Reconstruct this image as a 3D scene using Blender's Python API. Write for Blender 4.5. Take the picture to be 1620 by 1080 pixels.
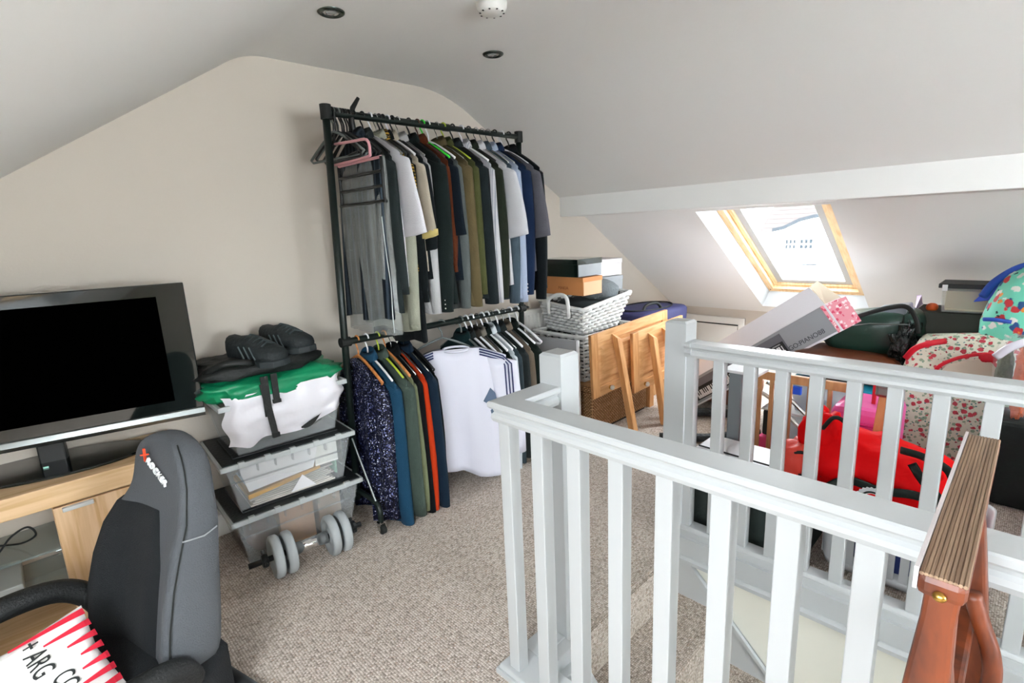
import bpy, math, random
from mathutils import Vector, Matrix, noise
PI = math.pi
rnd = random.Random(7)
SC = bpy.context.scene
COL = SC.collection
for o in list(bpy.data.objects): bpy.data.objects.remove(o)

# ------------------------------------------------------------------ camera
cam_d = bpy.data.cameras.new('camera'); cam = bpy.data.objects.new('camera', cam_d); COL.objects.link(cam)
YAW, PIT, ROL, F = 0.772765, 0.211316, -0.0426607, 821.73
fw = Vector((math.sin(YAW)*math.cos(PIT), math.cos(YAW)*math.cos(PIT), -math.sin(PIT)))
rt0 = Vector((math.cos(YAW), -math.sin(YAW), 0)); up0 = rt0.cross(fw)
rt = rt0*math.cos(ROL)+up0*math.sin(ROL); up = up0*math.cos(ROL)-rt0*math.sin(ROL)
m = Matrix((rt, up, -fw)).transposed().to_4x4(); m.translation = (0, 0, 1.37)
cam.matrix_world = m
cam_d.sensor_width = 36; cam_d.lens = F/1620*36; cam_d.clip_start = .02
SC.camera = cam

# ------------------------------------------------------------------ sky and exposure
SC.view_settings.view_transform = 'Standard'; SC.view_settings.look = 'None'
SC.view_settings.gamma = 1; SC.view_settings.use_curve_mapping = False
SC.view_settings.exposure = 3.3
w = bpy.data.worlds.new('overcast_sky'); SC.world = w; w.use_nodes = True
bg = w.node_tree.nodes['Background']; bg.inputs[0].default_value = (.89, .955, 1, 1); bg.inputs[1].default_value = 3.6

# ------------------------------------------------------------------ helpers
def C(h, a=1):
    h = h.lstrip('#'); r = []
    for i in (0, 2, 4):
        c = int(h[i:i+2], 16)/255
        r.append(c/12.92 if c <= .04045 else ((c+.055)/1.055)**2.4)
    return (*r, a)

class MB:
    def __init__(s): s.v = []; s.f = []
    def add(s, v, f, M=None):
        n = len(s.v)
        s.v += [(M @ Vector(p)) if M else Vector(p) for p in v]
        s.f += [tuple(i+n for i in q) for q in f]
        return s
    def box(s, x0, x1, y0, y1, z0, z1, M=None):
        v = [(x0,y0,z0),(x1,y0,z0),(x1,y1,z0),(x0,y1,z0),(x0,y0,z1),(x1,y0,z1),(x1,y1,z1),(x0,y1,z1)]
        return s.add(v, [(3,2,1,0),(4,5,6,7),(0,1,5,4),(1,2,6,5),(2,3,7,6),(3,0,4,7)], M)
    def hexa(s, b, t, M=None):            # 4 bottom, 4 top corners (counter-clockwise)
        return s.add(list(b)+list(t), [(3,2,1,0),(4,5,6,7),(0,1,5,4),(1,2,6,5),(2,3,7,6),(3,0,4,7)], M)
    def taper(s, x0, x1, y0, y1, z0, z1, k, M=None):   # box whose bottom is inset by k
        return s.hexa([(x0+k,y0+k,z0),(x1-k,y0+k,z0),(x1-k,y1-k,z0),(x0+k,y1-k,z0)], [(x0,y0,z1),(x1,y0,z1),(x1,y1,z1),(x0,y1,z1)], M)
    def tray(s, x0, x1, y0, y1, z0, z1, k, t=.004, M=None):   # open tapered shell with thickness
        def ring(i, z, kk): return [(x0+kk+i,y0+kk+i,z),(x1-kk-i,y0+kk+i,z),(x1-kk-i,y1-kk-i,z),(x0+kk+i,y1-kk-i,z)]
        v = ring(0,z0,k)+ring(0,z1,0)+ring(t,z1,0)+ring(t,z0+t,k)
        f = [(3,2,1,0)]
        for a, b in ((0,4),(4,8),(8,12)):
            for i in range(4): j = (i+1) % 4; f.append((a+i,a+j,b+j,b+i))
        f.append((12,13,14,15))
        return s.add(v, f, M)
    def tube(s, pts, r, n=8, closed=False, cap=True, M=None, flat=1.0):
        pts = [Vector(p) for p in pts]; N = len(pts)
        rr = r if isinstance(r, (list, tuple)) else [r]*N
        v = []; f = []; u = None
        for i, p in enumerate(pts):
            if closed: t = pts[(i+1) % N]-pts[i-1]
            else: t = pts[min(i+1, N-1)]-pts[max(i-1, 0)]
            if t.length < 1e-9: t = Vector((0,0,1))
            t.normalize()
            if u is None:
                u = Vector((1,0,0)) if abs(t.x) < .9 else Vector((0,1,0))
            u = (u-t*u.dot(t)); u.normalize(); w_ = t.cross(u)
            for k in range(n):
                a = 2*PI*k/n
                v.append(p+(u*math.cos(a)*flat+w_*math.sin(a))*rr[i])
        m_ = N if closed else N-1
        for i in range(m_):
            a = i*n; b = ((i+1) % N)*n
            for k in range(n): f.append((a+k, a+(k+1) % n, b+(k+1) % n, b+k))
        if cap and not closed:
            f.append(tuple(range(n-1, -1, -1))); f.append(tuple((N-1)*n+k for k in range(n)))
        return s.add(v, f, M)
    def cyl(s, p0, p1, r0, r1=None, n=16, M=None):
        return s.tube([p0, p1], [r0, r0 if r1 is None else r1], n, M=M)
    def rings(s, R, close=True, cap=True, M=None):     # list of equal-length rings
        n = len(R[0]); v = [p for r in R for p in r]; f = []
        for i in range(len(R)-1):
            for k in range(n if close else n-1):
                f.append((i*n+k, i*n+(k+1) % n, (i+1)*n+(k+1) % n, (i+1)*n+k))
        if cap and close:
            f.append(tuple(range(n-1, -1, -1))); f.append(tuple((len(R)-1)*n+k for k in range(n)))
        return s.add(v, f, M)
    def lathe(s, prof, c=(0,0,0), n=24, M=None, cap=True):
        R = [[(c[0]+r*math.cos(2*PI*k/n), c[1]+r*math.sin(2*PI*k/n), c[2]+z) for k in range(n)] for r, z in prof]
        return s.rings(R, True, cap, M)
    def prism(s, poly, a, b, axis='x', M=None):        # extrude polygon along an axis; poly in the other two
        def P(q, t):
            return {'x': (t,q[0],q[1]), 'y': (q[0],t,q[1]), 'z': (q[0],q[1],t)}[axis]
        n = len(poly)
        v = [P(q, a) for q in poly]+[P(q, b) for q in poly]
        f = [tuple(range(n-1,-1,-1)), tuple(range(n,2*n))]+[(i,(i+1) % n,n+(i+1) % n,n+i) for i in range(n)]
        return s.add(v, f, M)
    def blob(s, c, size, e=2.6, amp=0, fr=3, n=24, m=16, seed=0, fn=None, M=None):
        R = []
        def sp(x, p): return math.copysign(abs(x)**p, x)
        for j in range(m+1):
            ph = -PI/2+PI*j/m; r = []
            for k in range(n):
                th = 2*PI*k/n
                q = 2/e
                p = Vector((sp(math.cos(ph),q)*sp(math.cos(th),q), sp(math.cos(ph),q)*sp(math.sin(th),q), sp(math.sin(ph),q)))
                if fn: p = fn(p)
                d = 1+amp*(noise.noise(p*fr+Vector((seed*7.3,seed,0)))+.5*noise.noise(p*fr*2.3+Vector((0,seed*3.1,5))))
                r.append((c[0]+p.x*d*size[0]/2, c[1]+p.y*d*size[1]/2, c[2]+p.z*d*size[2]/2))
            R.append(r)
        return s.rings(R, True, True, M)
    def build(s, name, mat, parent=None, smooth=False, bevel=0, sub=0, world=None, loc=None):
        me = bpy.data.meshes.new(name)
        vs = s.v
        if world is not None: inv = world.inverted(); vs = [inv @ p for p in vs]
        me.from_pydata([tuple(p) for p in vs], [], s.f)
        me.validate(); me.update()
        import bmesh
        bm = bmesh.new(); bm.from_mesh(me); bmesh.ops.recalc_face_normals(bm, faces=bm.faces); bm.to_mesh(me); bm.free()
        if smooth:
            for p in me.polygons: p.use_smooth = True
        if mat: me.materials.append(mat)
        o = bpy.data.objects.new(name, me); COL.objects.link(o)
        if parent: o.parent = parent
        if bevel:
            b = o.modifiers.new('bevel', 'BEVEL'); b.width = bevel; b.segments = 2; b.limit_method = 'ANGLE'; b.angle_limit = .6
        if sub:
            b = o.modifiers.new('sub', 'SUBSURF'); b.levels = sub; b.render_levels = sub
        return o

class T:                                               # a thing: Empty with parts, geometry given in world or local coordinates
    def __init__(s, name, label, cat, loc=(0,0,0), rz=0, group=None, local=False, M=None):
        s.e = bpy.data.objects.new(name, None); COL.objects.link(s.e); s.e.empty_display_size = .05
        s.M = M if M is not None else Matrix.Translation(loc) @ Matrix.Rotation(rz, 4, 'Z')
        s.e.matrix_world = s.M; s.local = local
        s.e['label'] = label; s.e['category'] = cat
        if group: s.e['group'] = group
    def part(s, name, mb, mat, label=None, under=None, **k):
        o = mb.build(name, mat, under or s.e, world=None if s.local else s.M, **k)
        if label: o['label'] = label
        return o
def tag(o, label, cat, group=None):
    o['label'] = label; o['category'] = cat
    if group: o['group'] = group
    return o
def struct(name, mb, mat, parent=None, **k):
    o = mb.build(name, mat, parent, **k)
    if parent is None: o['kind'] = 'structure'
    return o
def arc(c, r, a0, a1, n, plane='yz'):
    out = []
    for i in range(n+1):
        a = a0+(a1-a0)*i/n; p, q = r*math.cos(a), r*math.sin(a)
        out.append({'yz': (c[0],c[1]+p,c[2]+q), 'xz': (c[0]+p,c[1],c[2]+q), 'xy': (c[0]+p,c[1]+q,c[2])}[plane])
    return out
def smoothpath(pts, k=6):
    P = [Vector(p) for p in pts]; P = [2*P[0]-P[1]]+P+[2*P[-1]-P[-2]]; out = []
    for i in range(1, len(P)-2):
        for j in range(k):
            t = j/k; a, b, c, d = P[i-1:i+3]
            out.append(.5*((2*b)+(c-a)*t+(2*a-5*b+4*c-d)*t*t+(3*b-a-3*c+d)*t**3))
    out.append(P[-2]); return out

# ------------------------------------------------------------------ materials
MATS = {}
def mat(name, col='#808080', rough=.6, metal=0, bump=0, bscale=60, vary=0, vscale=8, alpha=1, spec=.5, sheen=0, coat=0, trans=0, stretch=None):
    if name in MATS: return MATS[name]
    mt = bpy.data.materials.new(name); MATS[name] = mt; mt.use_nodes = True
    nt = mt.node_tree; N = nt.nodes; L = nt.links; b = N['Principled BSDF']
    c = C(col) if isinstance(col, str) else col
    b.inputs['Base Color'].default_value = c; b.inputs['Roughness'].default_value = rough; b.inputs['Metallic'].default_value = metal
    b.inputs['Specular IOR Level'].default_value = spec; b.inputs['Coat Weight'].default_value = coat
    b.inputs['Sheen Weight'].default_value = sheen; b.inputs['Alpha'].default_value = alpha
    b.inputs['Transmission Weight'].default_value = trans
    tc = N.new('ShaderNodeTexCoord'); mp = N.new('ShaderNodeMapping'); L.new(tc.outputs['Object'], mp.inputs[0])
    if stretch: mp.inputs['Scale'].default_value = stretch
    if vary:
        n = N.new('ShaderNodeTexNoise'); n.inputs['Scale'].default_value = vscale; n.inputs['Detail'].default_value = 4
        L.new(mp.outputs[0], n.inputs['Vector'])
        mx = N.new('ShaderNodeMix'); mx.data_type = 'RGBA'
        mx.inputs[6].default_value = tuple(max(0, x*(1-vary)) for x in c[:3])+(1,)
        mx.inputs[7].default_value = tuple(min(1, x*(1+vary)) for x in c[:3])+(1,)
        L.new(n.outputs['Fac'], mx.inputs[0]); L.new(mx.outputs[2], b.inputs['Base Color'])
    if bump:
        n2 = N.new('ShaderNodeTexNoise'); n2.inputs['Scale'].default_value = bscale; n2.inputs['Detail'].default_value = 3
        L.new(mp.outputs[0], n2.inputs['Vector'])
        bp = N.new('ShaderNodeBump'); bp.inputs['Strength'].default_value = bump; bp.inputs['Distance'].default_value = .01
        L.new(n2.outputs['Fac'], bp.inputs['Height']); L.new(bp.outputs[0], b.inputs['Normal'])
    return mt
def ramp(nt, stops, interp='LINEAR'):
    r = nt.nodes.new('ShaderNodeValToRGB'); r.color_ramp.interpolation = interp
    e = r.color_ramp.elements
    while len(e) < len(stops): e.new(.5)
    for i, (p, c) in enumerate(stops): e[i].position = p; e[i].color = C(c) if isinstance(c, str) else c
    return r
def fabric(name, col=None, stripes=None, vary=.18, rough=.9, check=None):
    if name in MATS: return MATS[name]
    c_ = C(col); lum = .2*c_[0]+.7*c_[1]+.1*c_[2]; k_ = .5 if lum < .08 else (.5+.5*min(1, (lum-.08)/.4))
    col = tuple(x*k_ for x in c_[:3])+(1,)
    mt = mat(name, col, rough, bump=.35, bscale=220, vary=vary, vscale=14, sheen=.02, spec=.12)
    if stripes or check:
        nt = mt.node_tree; N = nt.nodes; L = nt.links; b = N['Principled BSDF']
        wv = N.new('ShaderNodeTexWave'); wv.bands_direction = 'Y'; wv.inputs['Scale'].default_value = (stripes or check)[1]
        tc = N.new('ShaderNodeTexCoord'); L.new(tc.outputs['Object'], wv.inputs['Vector'])
        rp = ramp(nt, [(0, col), (.75, col), (.85, (stripes or check)[0])]); L.new(wv.outputs['Fac'], rp.inputs[0])
        L.new(rp.outputs[0], b.inputs['Base Color'])
        if check:
            w2 = N.new('ShaderNodeTexWave'); w2.bands_direction = 'Z'; w2.inputs['Scale'].default_value = check[1]
            L.new(tc.outputs['Object'], w2.inputs['Vector'])
            r2 = ramp(nt, [(0, '#ffffff'), (.6, '#ffffff'), (.8, '#303028')]); L.new(w2.outputs['Fac'], r2.inputs[0])
            mx = N.new('ShaderNodeMix'); mx.data_type = 'RGBA'; mx.blend_type = 'MULTIPLY'; mx.inputs[0].default_value = 1
            L.new(rp.outputs[0], mx.inputs[6]); L.new(r2.outputs[0], mx.inputs[7]); L.new(mx.outputs[2], b.inputs['Base Color'])
    return mt
def wood(name, a, b_, sc=(1,12,12), rough=.5, k=3):
    if name in MATS: return MATS[name]
    mt = mat(name, a, rough); nt = mt.node_tree; N = nt.nodes; L = nt.links; b = N['Principled BSDF']
    tc = N.new('ShaderNodeTexCoord'); mp = N.new('ShaderNodeMapping'); mp.inputs['Scale'].default_value = sc
    n = N.new('ShaderNodeTexNoise'); n.inputs['Scale'].default_value = k; n.inputs['Detail'].default_value = 6; n.inputs['Distortion'].default_value = .4
    L.new(tc.outputs['Object'], mp.inputs[0]); L.new(mp.outputs[0], n.inputs['Vector'])
    rp = ramp(nt, [(.3, b_), (.62, a)]); L.new(n.outputs['Fac'], rp.inputs[0]); L.new(rp.outputs[0], b.inputs['Base Color'])
    bp = N.new('ShaderNodeBump'); bp.inputs['Strength'].default_value = .15; bp.inputs['Distance'].default_value = .004
    L.new(n.outputs['Fac'], bp.inputs['Height']); L.new(bp.outputs[0], b.inputs['Normal'])
    return mt
def seethrough(name, col='#ffffff', t=.5, rough=.15, bump=0, bscale=12):     # clear plastic: part straight through, part glossy
    if name in MATS: return MATS[name]
    mt = mat(name, col, rough, bump=bump, bscale=bscale); nt = mt.node_tree; N = nt.nodes; L = nt.links
    b = N['Principled BSDF']; out = N['Material Output']; tr = N.new('ShaderNodeBsdfTransparent'); mx = N.new('ShaderNodeMixShader')
    mx.inputs[0].default_value = 1-t; L.new(tr.outputs[0], mx.inputs[1]); L.new(b.outputs[0], mx.inputs[2]); L.new(mx.outputs[0], out.inputs[0])
    return mt

wall_m = mat('wall_paint', '#cfc6ba', .9, bump=.05, bscale=120)
ceil_m = mat('ceiling_paint', '#e9e9e7', .9, bump=.04, bscale=90)
white_m = mat('white_gloss_paint', '#b7babb', .35, bump=.02, bscale=20)
cream_m = mat('stairwell_paint', '#e4e2d6', .8)
skirt_m = mat('skirting_paint', '#e6e4de', .45)
pine = wood('pine', '#e6b47e', '#cf9358', (2, 14, 14)); pinez = wood('pine_upright', '#e0a970', '#c78a50', (14, 14, 2))
oak = wood('light_oak_laminate', '#e6c49a', '#cfa673', (1.2, 16, 16)); oakz = wood('light_oak_door', '#e6c39c', '#cea474', (16, 16, 1.2))
redwood = wood('red_brown_wood', '#6f3315', '#3f1a0b', (9, 9, 2), .45, 5); fluted = wood('weathered_brown_wood', '#957b63', '#654c38', (1.5, 60, 20), .6, 4)
cotw = wood('beech', '#cf9a68', '#b98052', (14, 14, 2))
black_m = mat('black_plastic', '#16191a', .4); matblack = mat('black_matt', '#101412', .7); blacklid = mat('black_lid_plastic', '#1a1f20', .5, bump=.3, bscale=90)
chrome = mat('chrome', '#d8d8d8', .12, 1); steel = mat('brushed_steel', '#9aa0a0', .3, 1); grey_m = mat('grey_plastic', '#8a9094', .5)
gunmetal = mat('dark_nickel', '#5a6360', .25, 1)
boxpl = seethrough('clear_box_plastic', '#e4eaec', .82, .15)
paper = mat('white_paper', '#eeeef0', .8, bump=.1, bscale=8); manila = mat('manila_card', '#cda56a', .8); card = mat('brown_cardboard', '#b98b5e', .85, vary=.15)

def carpet():
    mt = mat('loop_pile_carpet', '#8d8073', .95, spec=.1); nt = mt.node_tree; N = nt.nodes; L = nt.links; b = N['Principled BSDF']
    tc = N.new('ShaderNodeTexCoord'); mp = N.new('ShaderNodeMapping'); mp.inputs['Scale'].default_value = (115, 150, 120)
    vo = N.new('ShaderNodeTexVoronoi'); vo.inputs['Scale'].default_value = 1; vo.inputs['Randomness'].default_value = .35
    L.new(tc.outputs['Object'], mp.inputs[0]); L.new(mp.outputs[0], vo.inputs['Vector'])
    sp = N.new('ShaderNodeSeparateColor'); L.new(vo.outputs['Color'], sp.inputs[0])
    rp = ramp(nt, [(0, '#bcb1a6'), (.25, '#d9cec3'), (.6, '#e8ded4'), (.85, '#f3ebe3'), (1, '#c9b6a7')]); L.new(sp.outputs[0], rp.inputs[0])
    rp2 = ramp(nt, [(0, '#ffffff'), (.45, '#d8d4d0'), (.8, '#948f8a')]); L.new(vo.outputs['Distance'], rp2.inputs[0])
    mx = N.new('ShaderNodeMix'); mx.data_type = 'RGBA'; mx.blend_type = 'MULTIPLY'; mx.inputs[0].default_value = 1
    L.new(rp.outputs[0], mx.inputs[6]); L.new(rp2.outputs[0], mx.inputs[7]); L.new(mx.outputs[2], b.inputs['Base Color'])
    bp = N.new('ShaderNodeBump'); bp.invert = True; bp.inputs['Strength'].default_value = .8; bp.inputs['Distance'].default_value = .006
    L.new(vo.outputs['Distance'], bp.inputs['Height']); L.new(bp.outputs[0], b.inputs['Normal'])
    return mt
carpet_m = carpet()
def voro_mat(name, base, spots, scale, rough=.7, thr=.28):       # scattered printed spots on a plain ground
    mt = mat(name, base, rough); nt = mt.node_tree; N = nt.nodes; L = nt.links; b = N['Principled BSDF']
    tc = N.new('ShaderNodeTexCoord'); cur = None
    for i, (col, sc, th) in enumerate(spots):
        mp = N.new('ShaderNodeMapping'); mp.inputs['Location'].default_value = (i*3.7, i*1.9, i*5.1); mp.inputs['Scale'].default_value = (scale*sc,)*3
        ns = N.new('ShaderNodeTexNoise'); ns.inputs['Scale'].default_value = 2.2
        av = N.new('ShaderNodeVectorMath'); av.operation = 'MULTIPLY_ADD'; av.inputs[1].default_value = (.5, .5, .5)
        vo = N.new('ShaderNodeTexVoronoi'); vo.inputs['Scale'].default_value = 1
        L.new(tc.outputs['Object'], mp.inputs[0]); L.new(mp.outputs[0], ns.inputs['Vector']); L.new(ns.outputs['Color'], av.inputs[0])
        L.new(mp.outputs[0], av.inputs[2]); L.new(av.outputs[0], vo.inputs['Vector'])
        rp = ramp(nt, [(0, '#ffffff'), (th, '#ffffff'), (th+.05, '#000000')]); L.new(vo.outputs['Distance'], rp.inputs[0])
        mx = N.new('ShaderNodeMix'); mx.data_type = 'RGBA'
        L.new(rp.outputs[0], mx.inputs[0])
        if cur: L.new(cur, mx.inputs[6])
        else: mx.inputs[6].default_value = C(base)
        if col == 'rand':
            hs = N.new('ShaderNodeHueSaturation'); hs.inputs['Saturation'].default_value = 1.3; hs.inputs['Value'].default_value = .6
            L.new(vo.outputs['Color'], hs.inputs['Color']); L.new(hs.outputs[0], mx.inputs[7])
        else: mx.inputs[7].default_value = C(col)
        cur = mx.outputs[2]
    L.new(cur, b.inputs['Base Color'])
    return mt
def text(name, body, size, mat_, M, parent, world=None, ext=.0008, sx=1, label=None):
    cu = bpy.data.curves.new(name, 'FONT'); cu.body = body; cu.size = size; cu.extrude = ext; cu.align_x = 'CENTER'; cu.align_y = 'CENTER'
    o = bpy.data.objects.new(name, cu); COL.objects.link(o)
    me = bpy.data.meshes.new_from_object(o.evaluated_get(bpy.context.evaluated_depsgraph_get()))
    bpy.data.objects.remove(o)
    me.materials.clear(); me.materials.append(mat_)
    MM = M @ Matrix.Diagonal((sx, 1, 1, 1))
    if world is not None: MM = world.inverted() @ MM
    me.transform(MM); o = bpy.data.objects.new(name, me); COL.objects.link(o); o.parent = parent
    return o
def frame(o, x, y):                                    # matrix from origin and two in-plane axes
    x = Vector(x).normalized(); y = Vector(y); y = (y-x*y.dot(x)).normalized(); z = x.cross(y)
    m_ = Matrix((x, y, z)).transposed().to_4x4(); m_.translation = o; return m_

# ================================================================== THE ROOM
Y1, Y0, XL, XR = 2.62, -3.0, -1.7, 4.89                # gable wall, far gable, low eaves, knee wall
# --- floor with the stair opening (x 1.02..1.90, y < .97)
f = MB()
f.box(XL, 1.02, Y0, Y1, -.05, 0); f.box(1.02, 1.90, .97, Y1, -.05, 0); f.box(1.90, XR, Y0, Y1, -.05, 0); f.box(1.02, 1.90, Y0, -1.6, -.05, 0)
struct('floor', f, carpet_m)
# --- ceiling profile (x, z), slopes meeting a flat strip through soft plaster curves
def fillet(a, b, c, r, n=8):
    a, b, c = Vector(a), Vector(b), Vector(c); d1 = (a-b).normalized(); d2 = (c-b).normalized()
    p, q = b+d1*r, b+d2*r; return [tuple(p*(1-t)**2+b*2*t*(1-t)+q*t*t) for t in [i/n for i in range(n+1)]]
SL = .64; SR = .575; S2 = .616
zl = lambda x: 2.19-SL*(.96-x)
zlow = lambda x: 1.45-S2*(x-3.43)
top = fillet((-1, zl(-1)), (.96, 2.19), (2.08, 2.19), .09)+fillet((.96, 2.19), (2.08, 2.19), (3.12, 2.19-SR*1.04), .22)+[(3.12, 2.19-SR*1.04)]
c = MB()
pr = [(-.2, zl(-.2))]+top
def strip(mb, pr, y0, y1):
    mb.rings([[(x, y0, z) for x, z in pr], [(x, y1, z) for x, z in pr]], close=False, cap=False)
strip(c, pr, Y0, Y1)
W2 = (-1.1, -.3, -.9, .75)                          # second roof window behind the camera's left shoulder
xs = [XL, W2[0], W2[1], -.2]
strip(c, [(x, zl(x)) for x in (XL, W2[0])], Y0, Y1); strip(c, [(x, zl(x)) for x in (W2[1], -.2)], Y0, Y1)
strip(c, [(x, zl(x)) for x in (W2[0], W2[1])], Y0, W2[2]); strip(c, [(x, zl(x)) for x in (W2[0], W2[1])], W2[3], Y1)
HX0, HX1, HY0, HY1 = 3.45, 4.78, .89, 1.70             # skylight hole in the low slope
strip(c, [(3.12, zlow(3.12)), (HX0, zlow(HX0))], Y0, Y1); strip(c, [(HX1, zlow(HX1)), (XR, zlow(XR))], Y0, Y1)
strip(c, [(HX0, zlow(HX0)), (HX1, zlow(HX1))], Y0, HY0); strip(c, [(HX0, zlow(HX0)), (HX1, zlow(HX1))], HY1, Y1)
struct('ceiling', c, ceil_m, smooth=True)
# --- walls
def gable(y):
    g = MB(); poly = [(XL, 0), (XL, zl(XL)), (-.2, zl(-.2))]+top+[(3.12, 1.45+S2*.31), (XR, zlow(XR)), (XR, 0)]
    g.prism(poly, y, y+(.1 if y > 0 else -.1), 'y'); return g
struct('wall_left', gable(Y1), wall_m)
WX0, WX1, WZ0, WZ1 = -.1, 1.7, .75, 1.75                # unseen window added in the rear gable to bring in fill daylight
g = MB(); g.box(XL, XR, Y0-.1, Y0, -.05, WZ0); g.box(XL, WX0, Y0-.1, Y0, WZ0, WZ1); g.box(WX1, XR, Y0-.1, Y0, WZ0, WZ1); g.box(XL, XR, Y0-.1, Y0, WZ1, 2.25)
struct('wall_right', g, wall_m)
struct('wall_far', MB().box(XR, XR+.1, Y0, Y1, 0, zlow(XR)+.03), wall_m)
struct('wall_near', MB().box(XL-.1, XL, Y0, Y1, 0, zl(XL)+.03), wall_m)
# boxed-in purlin
struct('trim_1', MB().box(3.118, 3.43, Y0, Y1, 1.452, 1.60), ceil_m, bevel=.004)
def skirting(y0, y1, x, s):
    return MB().prism([(y0, 0), (y1, 0), (y1, .11), (y0, .11)], x, x-s*.015, 'x')
b = MB(); b.prism([(Y1, 0), (Y1-.016, 0), (Y1-.016, .105), (Y1-.006, .12), (Y1, .12)], XL, XR, 'x'); struct('baseboard_left', b, skirt_m)
b = MB(); b.box(XR-.015, XR, Y0, 1.86, 0, .11); b.box(XR-.015, XR, 2.5, Y1, 0, .11); struct('baseboard_far', b, skirt_m, bevel=.003)
# --- knee wall hatch
d = MB(); d.box(XR-.012, XR, 1.95, 2.42, 0, .395); door = struct('door_1', d, skirt_m, bevel=.002)
a = MB(); a.box(XR-.03, XR, 1.88, 1.94, 0, .47); a.box(XR-.03, XR, 2.43, 2.49, 0, .47); a.box(XR-.031, XR, 1.88, 2.49, .41, .475)
struct('architrave', a, skirt_m, door, bevel=.006)
g = MB(); g.box(XR-.010, XR-.002, 1.94, 2.43, .395, .41); struct('shadow_gap', g, matblack, door)

# --- skylight in the low slope: local axes s (down the slope), y, n (outwards)
def slope_frame(ox, oz, k, sgn):
    s = Vector((sgn, 0, -k)).normalized(); y = Vector((0, 1, 0)); n = Vector((sgn*k, 0, 1)).normalized()
    m_ = Matrix((s, y, n)).transposed().to_4x4(); m_.translation = (ox, 0, oz); return m_
def skylight(idx, M, s0, s1, y0, y1, wf, hinge=True):
    fr_in, gl = .045, .10
    a0, a1, b0, b1 = s0+.02, s1-.07, y0+.05, y1-.05    # frame outline at depth .12
    r = MB(); D = .125
    O = [(s0,y0,0),(s1,y0,0),(s1,y1,0),(s0,y1,0)]; I = [(a0,b0,D),(a1,b0,D),(a1,b1,D),(a0,b1,D)]
    r.add(O+I, [(i, (i+1) % 4, 4+(i+1) % 4, 4+i) for i in range(4)], M)
    win = struct('window_%d' % idx, r, white_m)
    def rectframe(mb, a0, a1, b0, b1, t, z0, z1):
        mb.box(a0, a1, b0, b0+t, z0, z1, M); mb.box(a0, a1, b1-t, b1, z0, z1, M)
        mb.box(a0, a0+t, b0+t, b1-t, z0, z1, M); mb.box(a1-t, a1, b0+t, b1-t, z0, z1, M)
    q = MB(); rectframe(q, a0-.012, a1+.012, b0-.012, b1+.012, .052, D, D+.085); struct('window_frame', q, wf, win, bevel=.003)
    q = MB(); rectframe(q, a0-.016, a1+.016, b0-.016, b1+.016, .018, D-.006, D+.01); struct('frame_edge_trim', q, wf, win)
    q = MB(); rectframe(q, a0+.045, a1-.045, b0+.045, b1-.045, .03, D+.03, D+.10); struct('sash', q, wf, win, bevel=.003)
    q = MB(); rectframe(q, a0+.07, a1-.07, b0+.07, b1-.07, .055, D+.045, D+.11); struct('white_sash_lining', q, white_m, win, bevel=.004)
    q = MB(); rectframe(q, a0+.122, a1-.122, b0+.122, b1-.122, .004, D+.05, D+.085); struct('glazing_seal', q, grey_m, win)
    q = MB(); q.box(a0+.12, a1-.12, b0+.12, b1-.12, D+.078, D+.082, M); struct('pane', q, seethrough('window_glass', '#ffffff', .95, .02), win)
    if idx == 1:
        q = MB(); q.cyl(M @ Vector((a1-.02, b1-.012, D-.006)), M @ Vector((a1-.02, b1-.012, D+.003)), .005, n=8); struct('screw', q, steel, win)
    return (a0+a1)/2, (b0+b1)/2, a1-a0, b1-b0, D
wframe = wood('skylight_pine', '#f5d8ac', '#e8bd88', (3, 20, 3), .4)
MS = slope_frame(3.43, 1.45, S2, 1); L1 = math.sqrt(1+S2*S2)
s1 = skylight(1, MS, (HX0-3.43)*L1, (HX1-3.43)*L1, HY0, HY1, wframe)
MS2 = slope_frame(0, zl(0), SL, -1); L2 = math.sqrt(1+SL*SL)
s2 = skylight(2, MS2, -W2[1]*L2, -W2[0]*L2, W2[2], W2[3], wframe)
# daylight portals in both openings (they only guide the sky's own light)
for M_, (cs, cy, ls, ly, D) in ((MS, s1), (MS2, s2)):
    ld = bpy.data.lights.new('sky_portal', 'AREA'); ld.shape = 'RECTANGLE'; ld.size = ls; ld.size_y = ly
    ld.cycles.is_portal = True
    lo = bpy.data.objects.new('sky_portal', ld); COL.objects.link(lo); lo.matrix_world = M_ @ Matrix.Translation((cs, cy, D+.13))

wr = MB(); wr.box(WX0, WX1, Y0-.08, Y0-.02, WZ0, WZ0+.05); wr.box(WX0, WX1, Y0-.08, Y0-.02, WZ1-.05, WZ1)
for xx in (WX0, (WX0+WX1)/2-.025, WX1-.05): wr.box(xx, xx+.05, Y0-.08, Y0-.02, WZ0, WZ1)
w3 = struct('window_3', wr, white_m)  # added opening out of view, there to brighten the gable wall
q = MB(); q.box(WX0+.02, WX1-.02, Y0-.052, Y0-.048, WZ0+.02, WZ1-.02); struct('pane', q, MATS['window_glass'], w3)
ld = bpy.data.lights.new('sky_portal', 'AREA'); ld.shape = 'RECTANGLE'; ld.size = WX1-WX0; ld.size_y = WZ1-WZ0; ld.cycles.is_portal = True
lo = bpy.data.objects.new('sky_portal', ld); COL.objects.link(lo); lo.matrix_world = Matrix.Translation(((WX0+WX1)/2, Y0-.12, (WZ0+WZ1)/2)) @ Matrix.Rotation(PI/2, 4, 'X') @ Matrix.Rotation(PI, 4, 'Y')
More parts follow.
